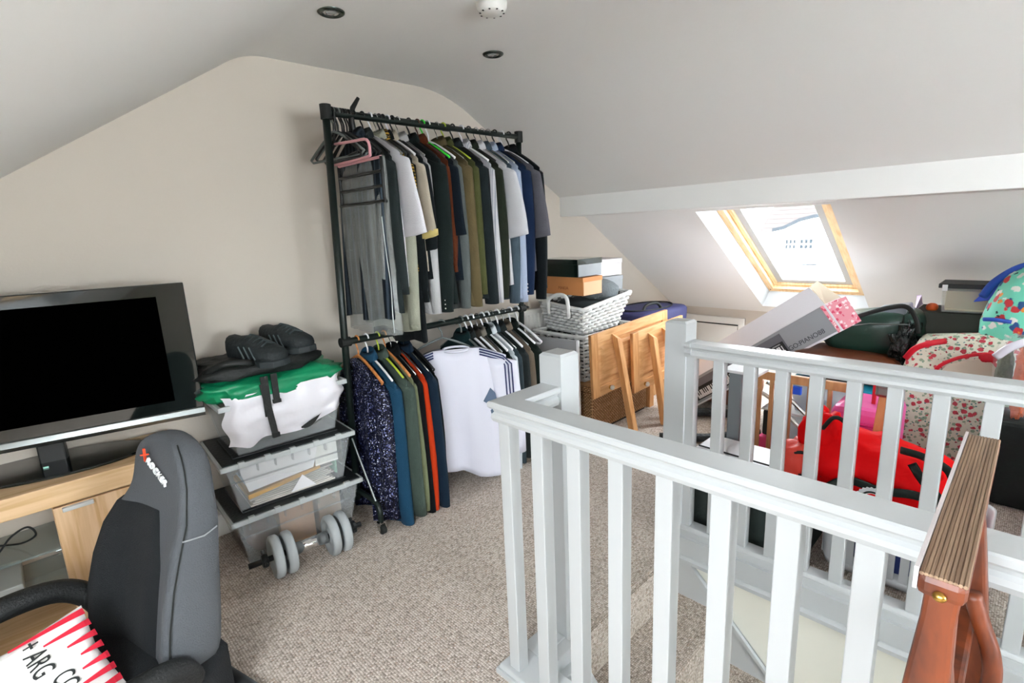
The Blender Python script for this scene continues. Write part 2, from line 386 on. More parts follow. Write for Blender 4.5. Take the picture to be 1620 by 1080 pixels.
# ------------------------------------------------------------------ stairwell
sw = MB(); sw.box(1.90, 1.96, -1.6, .97, -2.5, -.05); sw2 = MB(); sw2.box(.96, 1.02, -1.6, .97, -2.5, -.05); sw3 = MB(); sw3.box(1.02, 1.9, -1.66, -1.6, -2.5, 0)
struct('wall_stairwell_far', sw, cream_m); struct('wall_stairwell_near', sw2, cream_m); struct('wall_stairwell_end', sw3, cream_m)
struct('floor_below', MB().box(.96, 1.96, -1.66, .97, -2.55, -2.5), carpet_m)
st = T('staircase', 'carpeted staircase going down inside the white balustrades', 'staircase', (1.46, .97, 0))
G, Rr, n = .215, .21, 10
for i in range(1, n+1):
    y = .97-G*(i-1); z = -Rr*i
    q = MB(); q.prism([(y+.0, z+Rr-.02), (y, z), (y-G-.012, z), (y-G-.02, z-.012), (y-G-.012, z-.03), (y-G, z-.03), (y-.012, z-.03), (y-.012, z+Rr-.02)], 1.03, 1.885, 'x')
    st.part('step', q, carpet_m)
for x0, x1, nm in ((1.872, 1.90, 'string'), (1.02, 1.15, 'string')):
    q = MB(); k = Rr/G
    if x0 > 1.5: q.prism([(.97, -.04), (.915, -.04), (-1.15, -.04-2.065*k), (-1.15, -.5-2.065*k), (.97, -.45)], x0, x1, 'x')
    else: q.prism([(.97, -.02), (.90, -.02), (-1.15, -.02-2.05*k), (-1.15, -.5-2.05*k), (.97, -.45)], x0, x1, 'x')
    st.part(nm, q, white_m, bevel=.004)
q = MB(); k = Rr/G; q.prism([(.93, -.04), (.90, -.04), (-1.15, -.04-2.05*k), (-1.15, -.02-2.02*k-.03)], 1.865, 1.88, 'x'); st.part('string_capping', q, white_m)

# ------------------------------------------------------------------ balustrades
def rail_profile(x, z, w=.072, h=.052):               # moulded handrail section around (x, z top)
    p = [(-.5,0.0),(-.5,-.2),(-.44,-.3),(-.36,-.36),(-.33,-.5),(-.4,-.62),(-.42,-.8),(-.36,-1)]
    L_ = [(x+a*w, z+b_*h) for a, b_ in p]; R_ = [(x-a*w, z+b_*h) for a, b_ in reversed(p)]
    return [(x-.46*w, z+.004)]+L_+R_+[(x+.46*w, z+.004)]
def newel(t, x, y, zt, w=.085, zb=0):
    h = w/2; q = MB(); q.box(x-h, x+h, y-h, y+h, zb, zt-.008)
    q.hexa([(x-h,y-h,zt-.008),(x+h,y-h,zt-.008),(x+h,y+h,zt-.008),(x-h,y+h,zt-.008)], [(x-h+.008,y-h+.008,zt),(x+h-.008,y-h+.008,zt),(x+h-.008,y+h-.008,zt),(x-h+.008,y+h-.008,zt)])
    t.part('newel_post', q, white_m)
def mitred(t, ya, yb, x, name):                        # handrail along y
    q = MB(); q.prism(rail_profile(x, .90), ya, yb, 'y'); t.part(name, q, white_m)
nb = T('balustrade', 'white painted balustrade nearest the camera, its handrail turning left to a short newel post', 'balustrade', (.96, .5, 0))
XC = .953
# the long rail along y and the short return along x, mitred at the corner
prf = rail_profile(XC, .90, .078, .055); yc = 1.01
q = MB(); R1 = []
for y in (-1.5, None):
    R1.append([(px, y if y is not None else yc-(px-XC)*-1*-1*-1, pz) for px, pz in prf] if y is None else [(px, y, pz) for px, pz in prf])
R1[1] = [(px, yc+(XC-px), pz) for px, pz in prf]
q.rings(R1)
q2 = MB(); R2 = [[(px, yc+(XC-px), pz) for px, pz in prf], [(1.145, yc+(XC-px), pz) for px, pz in prf]]; q2.rings(R2)
nb.part('handrail', q, white_m); nb.part('handrail', q2, white_m)
newel(nb, 1.185, 1.012, 1.0, .085, -.25)
for y in [1.006-.1235*i for i in range(19)]:
    q = MB(); q.box(XC-.0205, XC+.0205, y-.0205, y+.0205, .03, .86); nb.part('baluster', q, white_m, bevel=.0025)
q = MB(); q.box(.905, 1.02, -1.5, 1.065, -.001, .018); q.prism([(.912,.018),(1.02,.018),(1.02,.03),(.918,.03)], -1.5, 1.058, 'y'); q.box(1.02, 1.142, .975, 1.06, -.001, .03)
nb.part('base_rail', q, white_m, bevel=.003)
q = MB(); q.box(1.015, 1.14, .93, .975, -.22, .028); nb.part('fascia', q, white_m, bevel=.003)

fb = T('balustrade', 'white painted balustrade on the far side of the stairs, in front of the heaped belongings', 'balustrade', (1.93, .5, 0))
newel(fb, 1.945, 1.005, .985, .09, -.23)
XF = 1.93
q = MB(); q.prism(rail_profile(XF, .90, .08, .055), -.9, .965, 'y'); fb.part('handrail', q, white_m)
q = MB(); q.prism(rail_profile(XF, .901, .094, .045), .935, .962, 'y'); fb.part('rail_collar', q, white_m)
far_ys = []
y = .943
q = MB(); q.box(XF-.02, XF+.02, .925, .962, .09, .86); fb.part('half_baluster', q, white_m)
FY = [.829, .714, .602, .492, .382, .272, .160, .046, -.07, -.18, -.29, -.4, -.51, -.62, -.73, -.84]
for y in FY:
    q = MB(); q.box(XF-.0205, XF+.0205, y-.0205, y+.0205, .09, .86); fb.part('baluster', q, white_m, bevel=.0025)
q = MB(); q.box(1.895, 1.965, -.9, .96, .03, .09); q.prism([(1.895,.09),(1.965,.09),(1.958,.105),(1.902,.105)], -.9, .96, 'y'); fb.part('base_rail', q, white_m, bevel=.003)
q = MB(); q.box(1.878, 1.9, -1.6, .975, -.03, .06); q.prism([(1.862,-.045),(1.9,-.045),(1.9,-.02),(1.872,-.022),(1.862,-.03)], -1.6, .985, 'y'); fb.part('fascia', q, white_m)

# ------------------------------------------------------------------ ceiling fittings
def downlight(x, y, lab):
    t = T('downlight', lab, 'downlight', (x, y, 2.19), group='ceiling downlights')
    q = MB(); q.lathe([(.050,-.001),(.049,-.005),(.042,-.009),(.034,-.008),(.031,-.002)], (x, y, 2.19), 28, cap=False); t.part('bezel', q, gunmetal, smooth=True)
    q = MB(); q.lathe([(.030,-.002),(.027,-.006),(.022,-.006),(.019,-.002)], (x, y, 2.19), 24, cap=False); t.part('inner_ring', q, chrome, smooth=True)
    q = MB(); q.lathe([(.0,-.004),(.021,-.002)], (x, y, 2.19), 20, cap=False); t.part('lens', q, mat('lamp_glass', '#c8ccca', .1), smooth=True)
downlight(1.057, 1.972, 'round nickel downlight in the ceiling above the left side of the clothes')
downlight(1.86, 1.953, 'round nickel downlight in the ceiling above the right side of the clothes')
t = T('smoke_alarm', 'round white smoke alarm on the ceiling at the top edge', 'smoke alarm', (1.475, 1.545, 2.19))
q = MB(); q.lathe([(.0,-.036),(.038,-.036),(.050,-.030),(.056,-.016),(.058,0)], (1.475,1.545,2.19), 32); t.part('housing', q, mat('smoke_alarm_plastic', '#e8e8e4', .5), smooth=True)
q = MB()
for k in range(10):
    a = 2*PI*k/10; q.box(-.004, .004, -.003, .003, -.001, .001, Matrix.Translation((1.475+.043*math.cos(a), 1.545+.043*math.sin(a), 2.19-.034)) @ Matrix.Rotation(a, 4, 'Z'))
t.part('vent_slots', q, matblack)

# ------------------------------------------------------------------ neighbouring house outside the skylight
h = T('house', 'pale rendered house with tiled roof seen through the skylight', 'building', (16, 4.2, -3))
HX = 14.0
rend = mat('white_render', '#f0f0ee', .9); tile_m = mat('roof_tile', '#34302f', 1, vary=.2, spec=0)
pa = [(5.0, 1.03), (4.836, 1.05), (4.587, 1.10), (4.241, 1.27), (3.904, 1.35), (3.6, 1.36), (3.2, 1.28), (2.6, 1.05)]
q = MB(); q.prism([(7, -4), (7, 1.0)]+pa+[(0, 1.0), (0, -4)], HX, HX+.3, 'x'); h.part('wall', q, rend)
q = MB()
for (ya, za), (yb, zb) in zip(pa[1:], pa[2:]):
    q.hexa([(HX-.08,ya,za-.0),(HX-.08,yb,zb-.0),(HX+.3,yb,zb-.0),(HX+.3,ya,za-.0)], [(HX-.08,ya,za+.085),(HX-.08,yb,zb+.085),(HX+.3,yb,zb+.085),(HX+.3,ya,za+.085)])
h.part('gutter', q, mat('gutter_grey', '#1b1f22', 1, spec=0))
for k in range(22):
    z = 1.0+.11*k; x = HX+.2+.16*k
    q = MB(); q.hexa([(x,0,z),(x+.2,0,z+.04),(x+.2,5.25,z+.04),(x,5.25,z)], [(x,0,z+.035),(x+.2,0,z+.16),(x+.2,5.25,z+.16),(x,5.25,z+.035)])
    h.part('tile_course', q, tile_m)
for y0, y1, ww in ((4.27, 4.53, 0), (3.90, 4.20, 1)):
    q = MB(); fr = MB()
    q.box(HX-.02, HX+.02, y0, y1, .62, .865)
    w_ = h.part('window', q, mat('house_window_glass', '#181e22', 1, spec=0))
    for j in range(4): fr.box(HX-.04, HX-.01, y0+(y1-y0)*j/3-.012, y0+(y1-y0)*j/3+.012, .61, .875)
    for j in range(3): fr.box(HX-.04, HX-.01, y0, y1, .62+.1225*j-.012, .62+.1225*j+.012)
    h.part('window_bars', fr, rend, under=w_)
q = MB(); q.box(HX-.05, HX, 3.8, 4.6, .24, .265); h.part('string_course', q, mat('gutter_grey'))

# ================================================================== TELEVISION CORNER
t = T('media_cabinet', 'light oak television stand with a door and open shelves against the gable wall', 'cabinet', (-.1, 2.42, 0))
q = MB(); q.box(-.75, .41, 2.26, 2.58, .515, .59); t.part('top', q, oak, bevel=.003)
q = MB(); q.box(.375, .41, 2.265, 2.58, 0, .515); t.part('side_panel', q, oakz, bevel=.002)
q = MB(); q.box(-.75, -.715, 2.265, 2.58, 0, .515); t.part('side_panel', q, oakz, bevel=.002)
q = MB(); q.box(-.005, .02, 2.285, 2.58, .04, .515); t.part('divider', q, oakz)
q = MB(); q.box(-.003, .373, 2.262, 2.28, .05, .508); dr = t.part('door', q, oakz, bevel=.002)
q = MB(); q.box(.02, .105, 2.245, 2.262, .492, .506); t.part('handle', q, mat('satin_silver', '#c9cbc9', .35), under=dr, label='satin silver handle', bevel=.002)
q = MB(); q.box(-.715, .375, 2.27, 2.58, .0, .05); t.part('plinth', q, oak, bevel=.002)
glassg = seethrough('shelf_glass', '#9fb0ac', .55, .08)
for z in (.2, .335):
    q = MB(); q.box(-.714, -.006, 2.32, 2.575, z, z+.008); t.part('glass_shelf', q, glassg)
    q = MB(); q.cyl((-.02, 2.33, z-.006), (-.004, 2.33, z-.006), .005, n=8); t.part('shelf_pin', q, steel)
q = MB(); q.box(-.60, -.12, 2.34, 2.55, .209, .25); t2 = q.build('media_player', mat('silver_grey_plastic', '#b9bdb9', .4), bevel=.004)
tag(t2, 'thin silver grey media player on the glass shelf under the television', 'media player')
q = MB(); q.tube(smoothpath([(-.16,2.5,.344),(-.1,2.42,.36),(-.06,2.36,.40),(-.075,2.35,.44),(-.12,2.36,.42),(-.17,2.38,.36),(-.22,2.42,.345)], 6), .0035, 6)
tag(q.build('cable', matblack, smooth=True), 'looped black cable on the open shelf left of the cabinet door', 'cable')

# television: origin at right edge of the frame, local x runs left along the screen
a = math.radians(12); TVM = Matrix.Translation((.51, 2.335, 0)) @ Matrix.Rotation(-a, 4, 'Z')
t = T('television', 'black flat screen television with a wide glossy frame on the oak stand', 'television', M=TVM, local=True)
gloss = mat('glossy_black_bezel', '#141a19', .06, coat=.6); scr = mat('screen_glass', '#010101', .7, spec=0)
q = MB(); q.box(-1.02, 0, 0, .05, .70, 1.225); t.part('bezel', q, gloss, bevel=.004)
q = MB(); q.box(-.925, -.095, -.0015, .002, .765, 1.178); t.part('screen', q, scr)
q = MB(); q.prism([(-.012,.70),(-.006,.718),(0,.722),(.05,.722),(.05,.684),(0,.684),(-.008,.69)], -1.02, 0, 'x'); t.part('chrome_strip', q, steel, label='silver strip along the bottom', smooth=False)
q = MB(); q.box(-.93, -.09, .05, .075, .74, 1.15); t.part('rear_housing', q, black_m, bevel=.02)
q = MB(); q.lathe([(.0,.605),(.235,.601),(.24,.597),(.24,.592),(0,.592)], (0,0,0), 40, M=Matrix.Translation((-.50,.04,0)) @ Matrix.Diagonal((1.25,.62,1,1))); t.part('stand_base', q, gloss, smooth=False)
q = MB(); q.box(-.54, -.46, .05, .09, .595, .72); t.part('stand_neck', q, black_m, bevel=.006)
q = MB(); q.box(-.52, -.505, -.012, -.008, .603, .609); t.part('light', q, mat('standby_lens', '#a8e8d8', .2))

# ------------------------------------------------------------------ gaming chair (faces left)
CM = Matrix.Translation((.19, 1.72, 0)) @ Matrix.Rotation(PI+math.radians(15), 4, 'Z')   # local +x = forward, +y = towards the camera
t = T('gaming_chair', 'dark grey fabric gaming rocker chair with an orange and white logo, facing left', 'chair', M=CM, local=True)
gch = mat('chair_side_fabric', '#54575b', .95, bump=.3, bscale=260, sheen=.05, spec=.1); gcd = mat('chair_mesh_fabric', '#27292b', .95, bump=.5, bscale=340, sheen=.03, spec=.1)
def sec(z, w, xb, xf, rec, fr):                        # ring of a chair-back section: w half width, xb back, xf bolster front, rec recess
    P = [(xb, -w*.9), (xb-.012, -w*.45), (xb-.014, 0), (xb-.012, w*.45), (xb, w*.9), (xb+.02, w), ((xb+xf)/2, w*1.03), (xf-.02, w), (xf, w*.93), (xf-.004, w*.8), (xf-rec*.6, w*.62), (xf-rec, w*.4), (xf-rec, 0), (xf-rec, -w*.4), (xf-rec*.6, -w*.62), (xf-.004, -w*.8), (xf, -w*.93), (xf-.02, -w), ((xb+xf)/2, -w*1.03), (xb+.02, -w)]
    h_ = max(0, min(1, (z-.5)/.2)); h_ = h_*h_*(3-2*h_)
    return [(x-.012*h_, y+.035*h_, z) for x, y in P]
def hs(z): h_ = max(0, min(1, (z-.5)/.2)); return h_*h_*(3-2*h_)
S = [(.17,.205,-.03,.125,.03),(.26,.22,-.045,.125,.045),(.38,.225,-.06,.105,.05),(.48,.218,-.075,.075,.045),(.57,.205,-.085,.045,.035),(.635,.18,-.093,.02,.022),(.67,.150,-.098,.004,.008),(.72,.14,-.103,-.008,.004),(.765,.132,-.106,-.014,.004),(.80,.115,-.103,-.02,.004),(.828,.085,-.095,-.03,.003),(.842,.045,-.082,-.045,.002)]
q = MB(); q.tube([(-.07,.217,.60),(-.03,.224,.595),(.02,.212,.60)], .0022, 6); t.part('side_seam', q, mat('seam_light', '#8d9194', .8)); q = MB(); q.rings([sec(z, w_, xb, xf, rc, 0) for z, w_, xb, xf, rc in S]); t.part('backrest', q, gch, smooth=True, sub=1)
q = MB(); RR = []
for z, w_, xb, xf, rc in S[:6]:
    k = 1 if z < .5 else max(.25, 1-(z-.5)/.19)
    e_ = .005; P_ = [(xf-rc+e_, w_*.40*k), (xf-rc+e_, 0), (xf-rc+e_, -w_*.4), (xf-rc*.6+e_, -w_*.62), (xf-.004+e_, -w_*.80), (xf+e_, -w_*.93), (xf-.02, -w_-e_)]
    h_ = max(0, min(1, (z-.5)/.2)); h_ = h_*h_*(3-2*h_); RR.append([(x-.012*h_, y+.035*h_, z) for x, y in P_]+[(x-.02-.012*h_, y*.97+.035*h_, z) for x, y in reversed(P_)])
q.rings(RR); t.part('backrest_insert', q, gcd, label='darker mesh panel down the front', smooth=True)
q = MB()
q.tube([(xf-.012-.012*hs(z), w_*.985+.035*hs(z), z) for z, w_, xb, xf, rc in S[:-1]], .0022, 6); t.part('seam', q, matblack)
q = MB(); q.rings([[(x, y, z) for x, y in ((-.05,-.2),(.05,-.24),(.35,-.25),(.56,-.22),(.60,0),(.56,.22),(.35,.25),(.05,.24),(-.05,.2),(-.07,0))] for z in (.08,.11,.19,.225)]+[[(x*.9+.03, y*.85, .24) for x, y in ((-.05,-.2),(.05,-.24),(.35,-.25),(.56,-.22),(.60,0),(.56,.22),(.35,.25),(.05,.24),(-.05,.2),(-.07,0))]])
t.part('seat', q, gcd, smooth=True, bevel=.0)
q = MB(); q.tube([(-.06,-.2,.0),(0,-.21,.05),(.3,-.22,.09),(.55,-.2,.09)], .02, 8); q.tube([(-.06,.2,.02),(0,.21,.05),(.3,.22,.09),(.55,.2,.09)], .02, 8); q.tube([(-.1,-.22,.02),(-.1,.22,.02)], .02, 8); t.part('rocker_base', q, black_m, smooth=True)
for s in (-1, 1):
    dz = -.095 if s > 0 else 0
    p = [(a_, b_, c_+dz*min(1, a_/.2)) for a_, b_, c_ in [(.07, .235*s, .26), (.10, .25*s, .33), (.16, .255*s, .385), (.26, .255*s, .41), (.38, .255*s, .405), (.50, .25*s, .36), (.56, .245*s, .27), (.57, .24*s, .18)]]
    q = MB(); q.tube(smoothpath(p, 5), .033, 12); t.part('armrest', q, mat('armrest_vinyl', '#151717', .6, bump=.4, bscale=160), smooth=True)
# logo across the headrest front, turned down the curve
ori = mat('logo_orange', '#ff5a35', .6); wh = mat('logo_white', '#f2f4f4', .6)
LM = frame((.002+.003, -.03, .795), (0.02, .86, -.5), (.25, .3, .85))
LM = frame((-.02, .055, .755), (-.0, .80, -.60), (-.1, .60, .80))
text('lettering', 'X', .04, ori, LM @ Matrix.Translation((-.06, .002, .004)), t.e, ext=.003)
text('lettering', 'ROCKER', .026, wh, LM @ Matrix.Translation((.005, 0, .004)), t.e, ext=.003)

# cushion lying on the seat
t = T('cushion', 'white cushion with red stripes and black lettering on the seat of the gaming chair', 'cushion', M=frame((-.115, 1.60, .33), (.97, .22, .08), (-.10, .52, .62)), local=True)
cm = mat('cushion_cotton', '#e9e6e2', .9, bump=.3, bscale=30)
def cushion(mb, w_, h_, th, n=18):
    for s in (1, -1):
        R = []
        for j in range(n+1):
            r = []
            for i in range(n+1):
                u = -1+2*i/n; v = -1+2*j/n; b_ = max(0, (1-u*u)*(1-v*v))**.42
                pin = 1-.10*(1-abs(u))*abs(v)**3; pin2 = 1-.10*(1-abs(v))*abs(u)**3
                r.append((u*w_/2*pin2, v*h_/2*pin, s*(th/2*b_+.0015)+.006*noise.noise(Vector((u*2, v*2, s)))*b_))
            R.append(r)
        mb.rings(R, close=False, cap=False)
q = MB(); cushion(q, .30, .24, .09); t.part('cover', q, cm, smooth=True)
cz = lambda x, y: .045*max(0, (1-(x/.15)**2)*(1-(y/.12)**2))**.42+.004
redm = mat('cushion_red', '#d8203a', .85)
for k in range(7):
    y = .102-.033*k; x0 = .147; L_ = (.155,.10,.065,.05,.06,.09,.12)[k]; q = MB()
    top_, bot = [], []
    for i in range(9):
        u = i/8; x = x0-L_*u; hh = .009*(1-u*.75); top_.append((x, y+hh-.0, cz(x, y+hh)+.002)); bot.append((x, y-hh, cz(x, y-hh)+.002))
    q.rings([top_, bot], close=False, cap=False); t.part('stripe', q, redm)
for body, px, py in (('+ ARG', .025, .05), ('CC +', .05, -.045)):
    text('lettering', body, .062, matblack, Matrix.Translation((px, py, cz(px, py)+.002)) @ Matrix.Rotation(-PI/2, 4, 'Z'), t.e, ext=.0025, sx=.5)

# ================================================================== STORAGE BOXES
def storage_box(label, cx, cy, z0, w_, d_, h_, rz, lid=True, k=.04):
    t = T('storage_box', label, 'storage box', M=Matrix.Translation((cx, cy, z0)) @ Matrix.Rotation(rz, 4, 'Z'), local=True, group=None)
    q = MB(); q.tray(-w_/2, w_/2, -d_/2, d_/2, 0, h_-.012, k, .004); t.part('tub', q, boxpl)
    q = MB()
    for z, o in ((h_*.62, .0),):
        kk = k*(1-z/h_)-.002; q.box(-w_/2+kk, w_/2-kk, -d_/2+kk-.004, -d_/2+kk+.002, z-.006, z)
    for i in range(7):
        x = -w_/2+.05+(w_-.1)*i/6; q.box(x-.003, x+.003, -d_/2-.006, -d_/2+.012, h_-.06, h_-.014)
    t.part('rib', q, boxpl)
    q = MB(); rim = seethrough('clear_rim_plastic', '#d3d9da', .25, .25)
    q.tray(-w_/2-.018, w_/2+.018, -d_/2-.014, d_/2+.014, h_-.03, h_-.004, .004, .006); 
    q2 = MB()
    for (xa, xb, ya, yb) in ((-w_/2-.02, w_/2+.02, -d_/2-.016, -d_/2-.004), (-w_/2-.02, w_/2+.02, d_/2+.004, d_/2+.016), (-w_/2-.02, -w_/2-.006, -d_/2-.016, d_/2+.016), (w_/2+.006, w_/2+.02, -d_/2-.016, d_/2+.016)):
        q2.box(xa, xb, ya, yb, h_-.026, h_-.004)
    t.part('rim', q2, rim, bevel=.003)
    if lid:
        q = MB(); q.box(-w_/2-.008, w_/2+.008, -d_/2-.006, d_/2+.006, h_-.012, h_); q.box(-w_/2+.04, w_/2-.04, -d_/2+.04, d_/2-.04, h_-.001, h_+.006)
        l = t.part('lid', q, blacklid, bevel=.004)
        for i in range(5): x = -w_/2+.06+(w_-.12)*i/4; q = MB(); q.box(x-.012, x+.012, -d_/2-.019, -d_/2-.004, h_-.02, h_+.002); t.part('clip', q, rim, under=l)
    return t
storage_box('clear storage box with black lid at the bottom of the stack, behind the dumbbell', .80, 2.385, 0, .54, .37, .245, -.05)
storage_box('clear storage box full of papers with black lid, in the middle of the stack', .795, 2.39, .253, .53, .37, .235, -.07)
storage_box('clear storage box at the top of the stack, mostly hidden by a white carrier bag', .80, 2.395, .496, .50, .36, .24, -.03, lid=False)
def loose(name, mb, m_, label, cat, group=None, **k): return tag(mb.build(name, m_, **k), label, cat, group)
# contents
RB = Matrix.Translation((.795, 2.39, .253)) @ Matrix.Rotation(-.07, 4, 'Z')
q = MB(); q.hexa([(-.185,-.158,.08),(.09,-.158,.10),(.09,-.154,.10),(-.185,-.154,.08)], [(-.215,-.172,.205),(.115,-.172,.205),(.115,-.168,.205),(-.215,-.168,.205)], RB); loose('paper', q, paper, 'large blank white sheet of paper pressed against the front of the middle storage box', 'paper')
q = MB(); q.box(.10, .205, -.160, -.150, .10, .20, RB); loose('document', q, mat('printed_paper', '#dfe0da', .8, vary=.12, vscale=60), 'printed white form at the right inside the middle storage box', 'document')
q = MB(); q.hexa([(-.19,-.157,.045),(.12,-.157,.085),(.12,.10,.085),(-.19,.10,.045)], [(-.19,-.157,.065),(.12,-.157,.10),(.12,.10,.10),(-.19,.10,.065)], RB); loose('envelope', q, manila, 'brown manila envelope slanting across the middle storage box', 'envelope')
q = MB()
for i in range(9): q.box(-.185+.01*(i%3), .185-.012*(i%4), -.150+.002*i, .12, .006+.008*i, .012+.008*i, RB)
o = loose('paper_pile', q, mat('mixed_paper', '#d9d5cd', .8, vary=.15, vscale=30), 'loose pile of white papers at the bottom of the middle storage box', 'papers'); o['kind'] = 'stuff'
q = MB(); q.box(.196, .204, -.13, .12, .03, .20, RB @ Matrix.Rotation(.03,4,'Y')); loose('folder', q, mat('green_card', '#7fb89a', .7), 'green card folder at the right end of the middle storage box', 'folder')
q = MB(); q.box(.10, .195, -.12, .12, .205, .209, RB); loose('folder', q, mat('red_card', '#d84050', .7), 'thin red folder on top inside the middle storage box', 'folder')
q = MB(); q.prism([(-.02,.02),(.09,.02),(.035,.085)], -.167, -.164, 'y', RB); loose('paper', q, paper, 'white paper corner folded to a triangle inside the middle storage box', 'paper')
RB = Matrix.Translation((.80, 2.385, 0)) @ Matrix.Rotation(-.05, 4, 'Z')
q = MB(); q.box(-.09, .06, -.145, .1, .01, .19, RB); loose('carton', q, card, 'brown carton in the middle of the bottom storage box', 'box')
q = MB(); q.box(.08, .19, -.135, .08, .01, .205, RB @ Matrix.Rotation(.06,4,'Z')); loose('carton', q, mat('kraft_carton', '#a58b70', .85), 'smaller kraft carton at the right of the bottom storage box', 'box')
q = MB(); q.blob((-.14, -.02, .08), (.14,.2,.14), 3, .1, M=RB); loose('cloth_bundle', q, mat('rust_cloth', '#74543c', .9), 'rust brown cloth bundle at the left of the bottom storage box', 'cloth', smooth=True)
q = MB(); q.blob((.802, 2.39, .60), (.40,.26,.17), 4, .05); loose('cloth_bundle', q, mat('dark_green_cloth', '#20332c', .9), 'dark green cloth packed inside the top storage box', 'cloth', smooth=True)
# white carrier bag draped over the front of the top box
def drape(mb, fn, nu, nv, th=.002):
    R = [[fn(i/nu, j/nv) for i in range(nu+1)] for j in range(nv+1)]
    mb.rings(R, close=False, cap=False)
def bagf(u, v):
    x = .545+.50*u+.012*math.sin(9*v+3*u)
    low = .545+.045*u+.02*math.sin(7*u+.5)-.035*math.exp(-((u-.16)/.09)**2)
    hi = .765; z = hi+(low-hi)*v
    y = 2.195+.012*noise.noise(Vector((u*6, v*5, 1)))+.02*(v**2)*.6-.012*math.sin(PI*v)
    y += .35*max(0, (.06-u))**1.0*1.6+.35*max(0, u-.94)*1.6
    return (x, y, z)
t = T('carrier_bag', 'white plastic carrier bag draped over the top storage box', 'bag', (.80, 2.2, .6))
wb = mat('white_polythene', '#e4e2e8', .28, bump=.8, bscale=9)
q = MB(); drape(q, bagf, 40, 16); t.part('bag', q, wb, smooth=True)
q = MB(); R_ = []
for i in range(11):
    u = i/10; x = .825+.10*u; z = .565+.045*u*u+.006; hh = .013*math.sin(PI*min(1, u+.08)); R_.append([(x, 2.178, z-hh), (x, 2.178, z+hh)])
q.rings(R_, close=False, cap=False); t.part('handle_hole', q, matblack)
t = T('green_bag', 'folded emerald green nylon bag lying across the top storage box', 'bag', (.80, 2.4, .76))
q = MB(); q.blob((.785, 2.40, .77), (.59, .44, .10), 3.2, .2, 3.6, 44, 20, seed=2, fn=lambda p: Vector((p.x, p.y, p.z+.25*p.x*0)))
t.part('bag', q, mat('emerald_nylon', '#0f8a5c', .38, bump=.6, bscale=14), smooth=True)
t = T('rucksack', 'flattened black rucksack with hanging straps on the green bag', 'rucksack', (.76, 2.42, .82))
bf = mat('black_nylon', '#0e1211', .6, bump=.5, bscale=40)
q = MB(); q.blob((.75, 2.42, .845), (.52, .38, .075), 3, .2, 3.4, 32, 16, seed=5); t.part('bag', q, bf, smooth=True)
q = MB(); q.box(.685, .715, 2.17, 2.176, .66, .83, Matrix.Translation((0,0,0))); t.part('strap', q, bf, bevel=.001)
q = MB(); q.hexa([(.70,2.168,.58),(.725,2.168,.58),(.725,2.172,.58),(.70,2.172,.58)], [(.678,2.168,.80),(.705,2.168,.80),(.705,2.172,.80),(.678,2.172,.80)]); q.box(.70,.73,2.164,2.176,.565,.583); t.part('strap', q, bf)
q = MB(); q.box(.725, .75, 2.165, 2.172, .715, .835); q.box(.722,.753,2.162,2.175,.71,.725); t.part('strap', q, bf)
q = MB(); q.tube(smoothpath([(.52,2.3,.86),(.58,2.24,.895),(.66,2.22,.89),(.70,2.26,.87)],5), .014, 8, flat=.5); t.part('strap', q, bf, smooth=True)
def trainer(label, x, y, z, rz, roll=0):
    M = Matrix.Translation((x, y, z)) @ Matrix.Rotation(rz, 4, 'Z') @ Matrix.Rotation(roll, 4, 'X')
    M = M @ Matrix.Diagonal((1.3, 1.0, 1.15, 1))
    t = T('trainer', label, 'shoe', M=M, local=True)
    def ring(yy, w_, z0, z1, top=1.0, n=14):
        r = []
        for k in range(n):
            a_ = 2*PI*k/n; cx, cz_ = math.cos(a_), math.sin(a_)
            r.append((w_*math.copysign(abs(cx)**.7, cx), yy, (z0+z1)/2+(z1-z0)/2*math.copysign(abs(cz_)**.7, cz_)))
        return r
    q = MB(); q.rings([ring(-.14,.020,.018,.045), ring(-.132,.036,.012,.058), ring(-.11,.046,.010,.066), ring(-.07,.050,.010,.078), ring(-.03,.047,.010,.095), ring(.01,.042,.010,.108), ring(.05,.038,.010,.106), ring(.09,.036,.010,.103), ring(.125,.033,.012,.108), ring(.14,.022,.02,.095)])
    t.part('upper', q, mat('trainer_upper', '#1d2426', .7, bump=.6, bscale=70), smooth=True)
    q = MB(); q.rings([[(x_*1.06, y_, zz) for x_, y_ in ((0,-.15),(.034,-.14),(.052,-.09),(.046,-.01),(.037,.06),(.038,.12),(.02,.148),(-.02,.148),(-.038,.12),(-.034,.06),(-.044,-.01),(-.052,-.09),(-.034,-.14))] for zz in (0, .024)])
    t.part('sole', q, mat('trainer_sole', '#2b3234', .6), bevel=.003)
    for k in range(5):
        yy = -.075+.022*k; zt = .083+.006*k
        q = MB(); q.tube([(-.028, yy, zt-.008), (0, yy+.004, zt+.004), (.028, yy, zt-.008)], .0035, 6); t.part('lace', q, mat('trainer_lace', '#3a4446', .8))
    for k in range(3):
        for s in (-1, 1): q = MB(); q.tube([(.049*s, -.06+.03*k, .03), (.046*s, -.03+.03*k, .075)], .003, 6); t.part('side_stripe', q, mat('trainer_stripe', '#4a5557', .6))
trainer('left black trainer of the pair on top of the rucksack', .735, 2.33, .852, .42)
trainer('right black trainer of the pair, sitting higher on the rucksack', .89, 2.39, .870, .30, -.05)

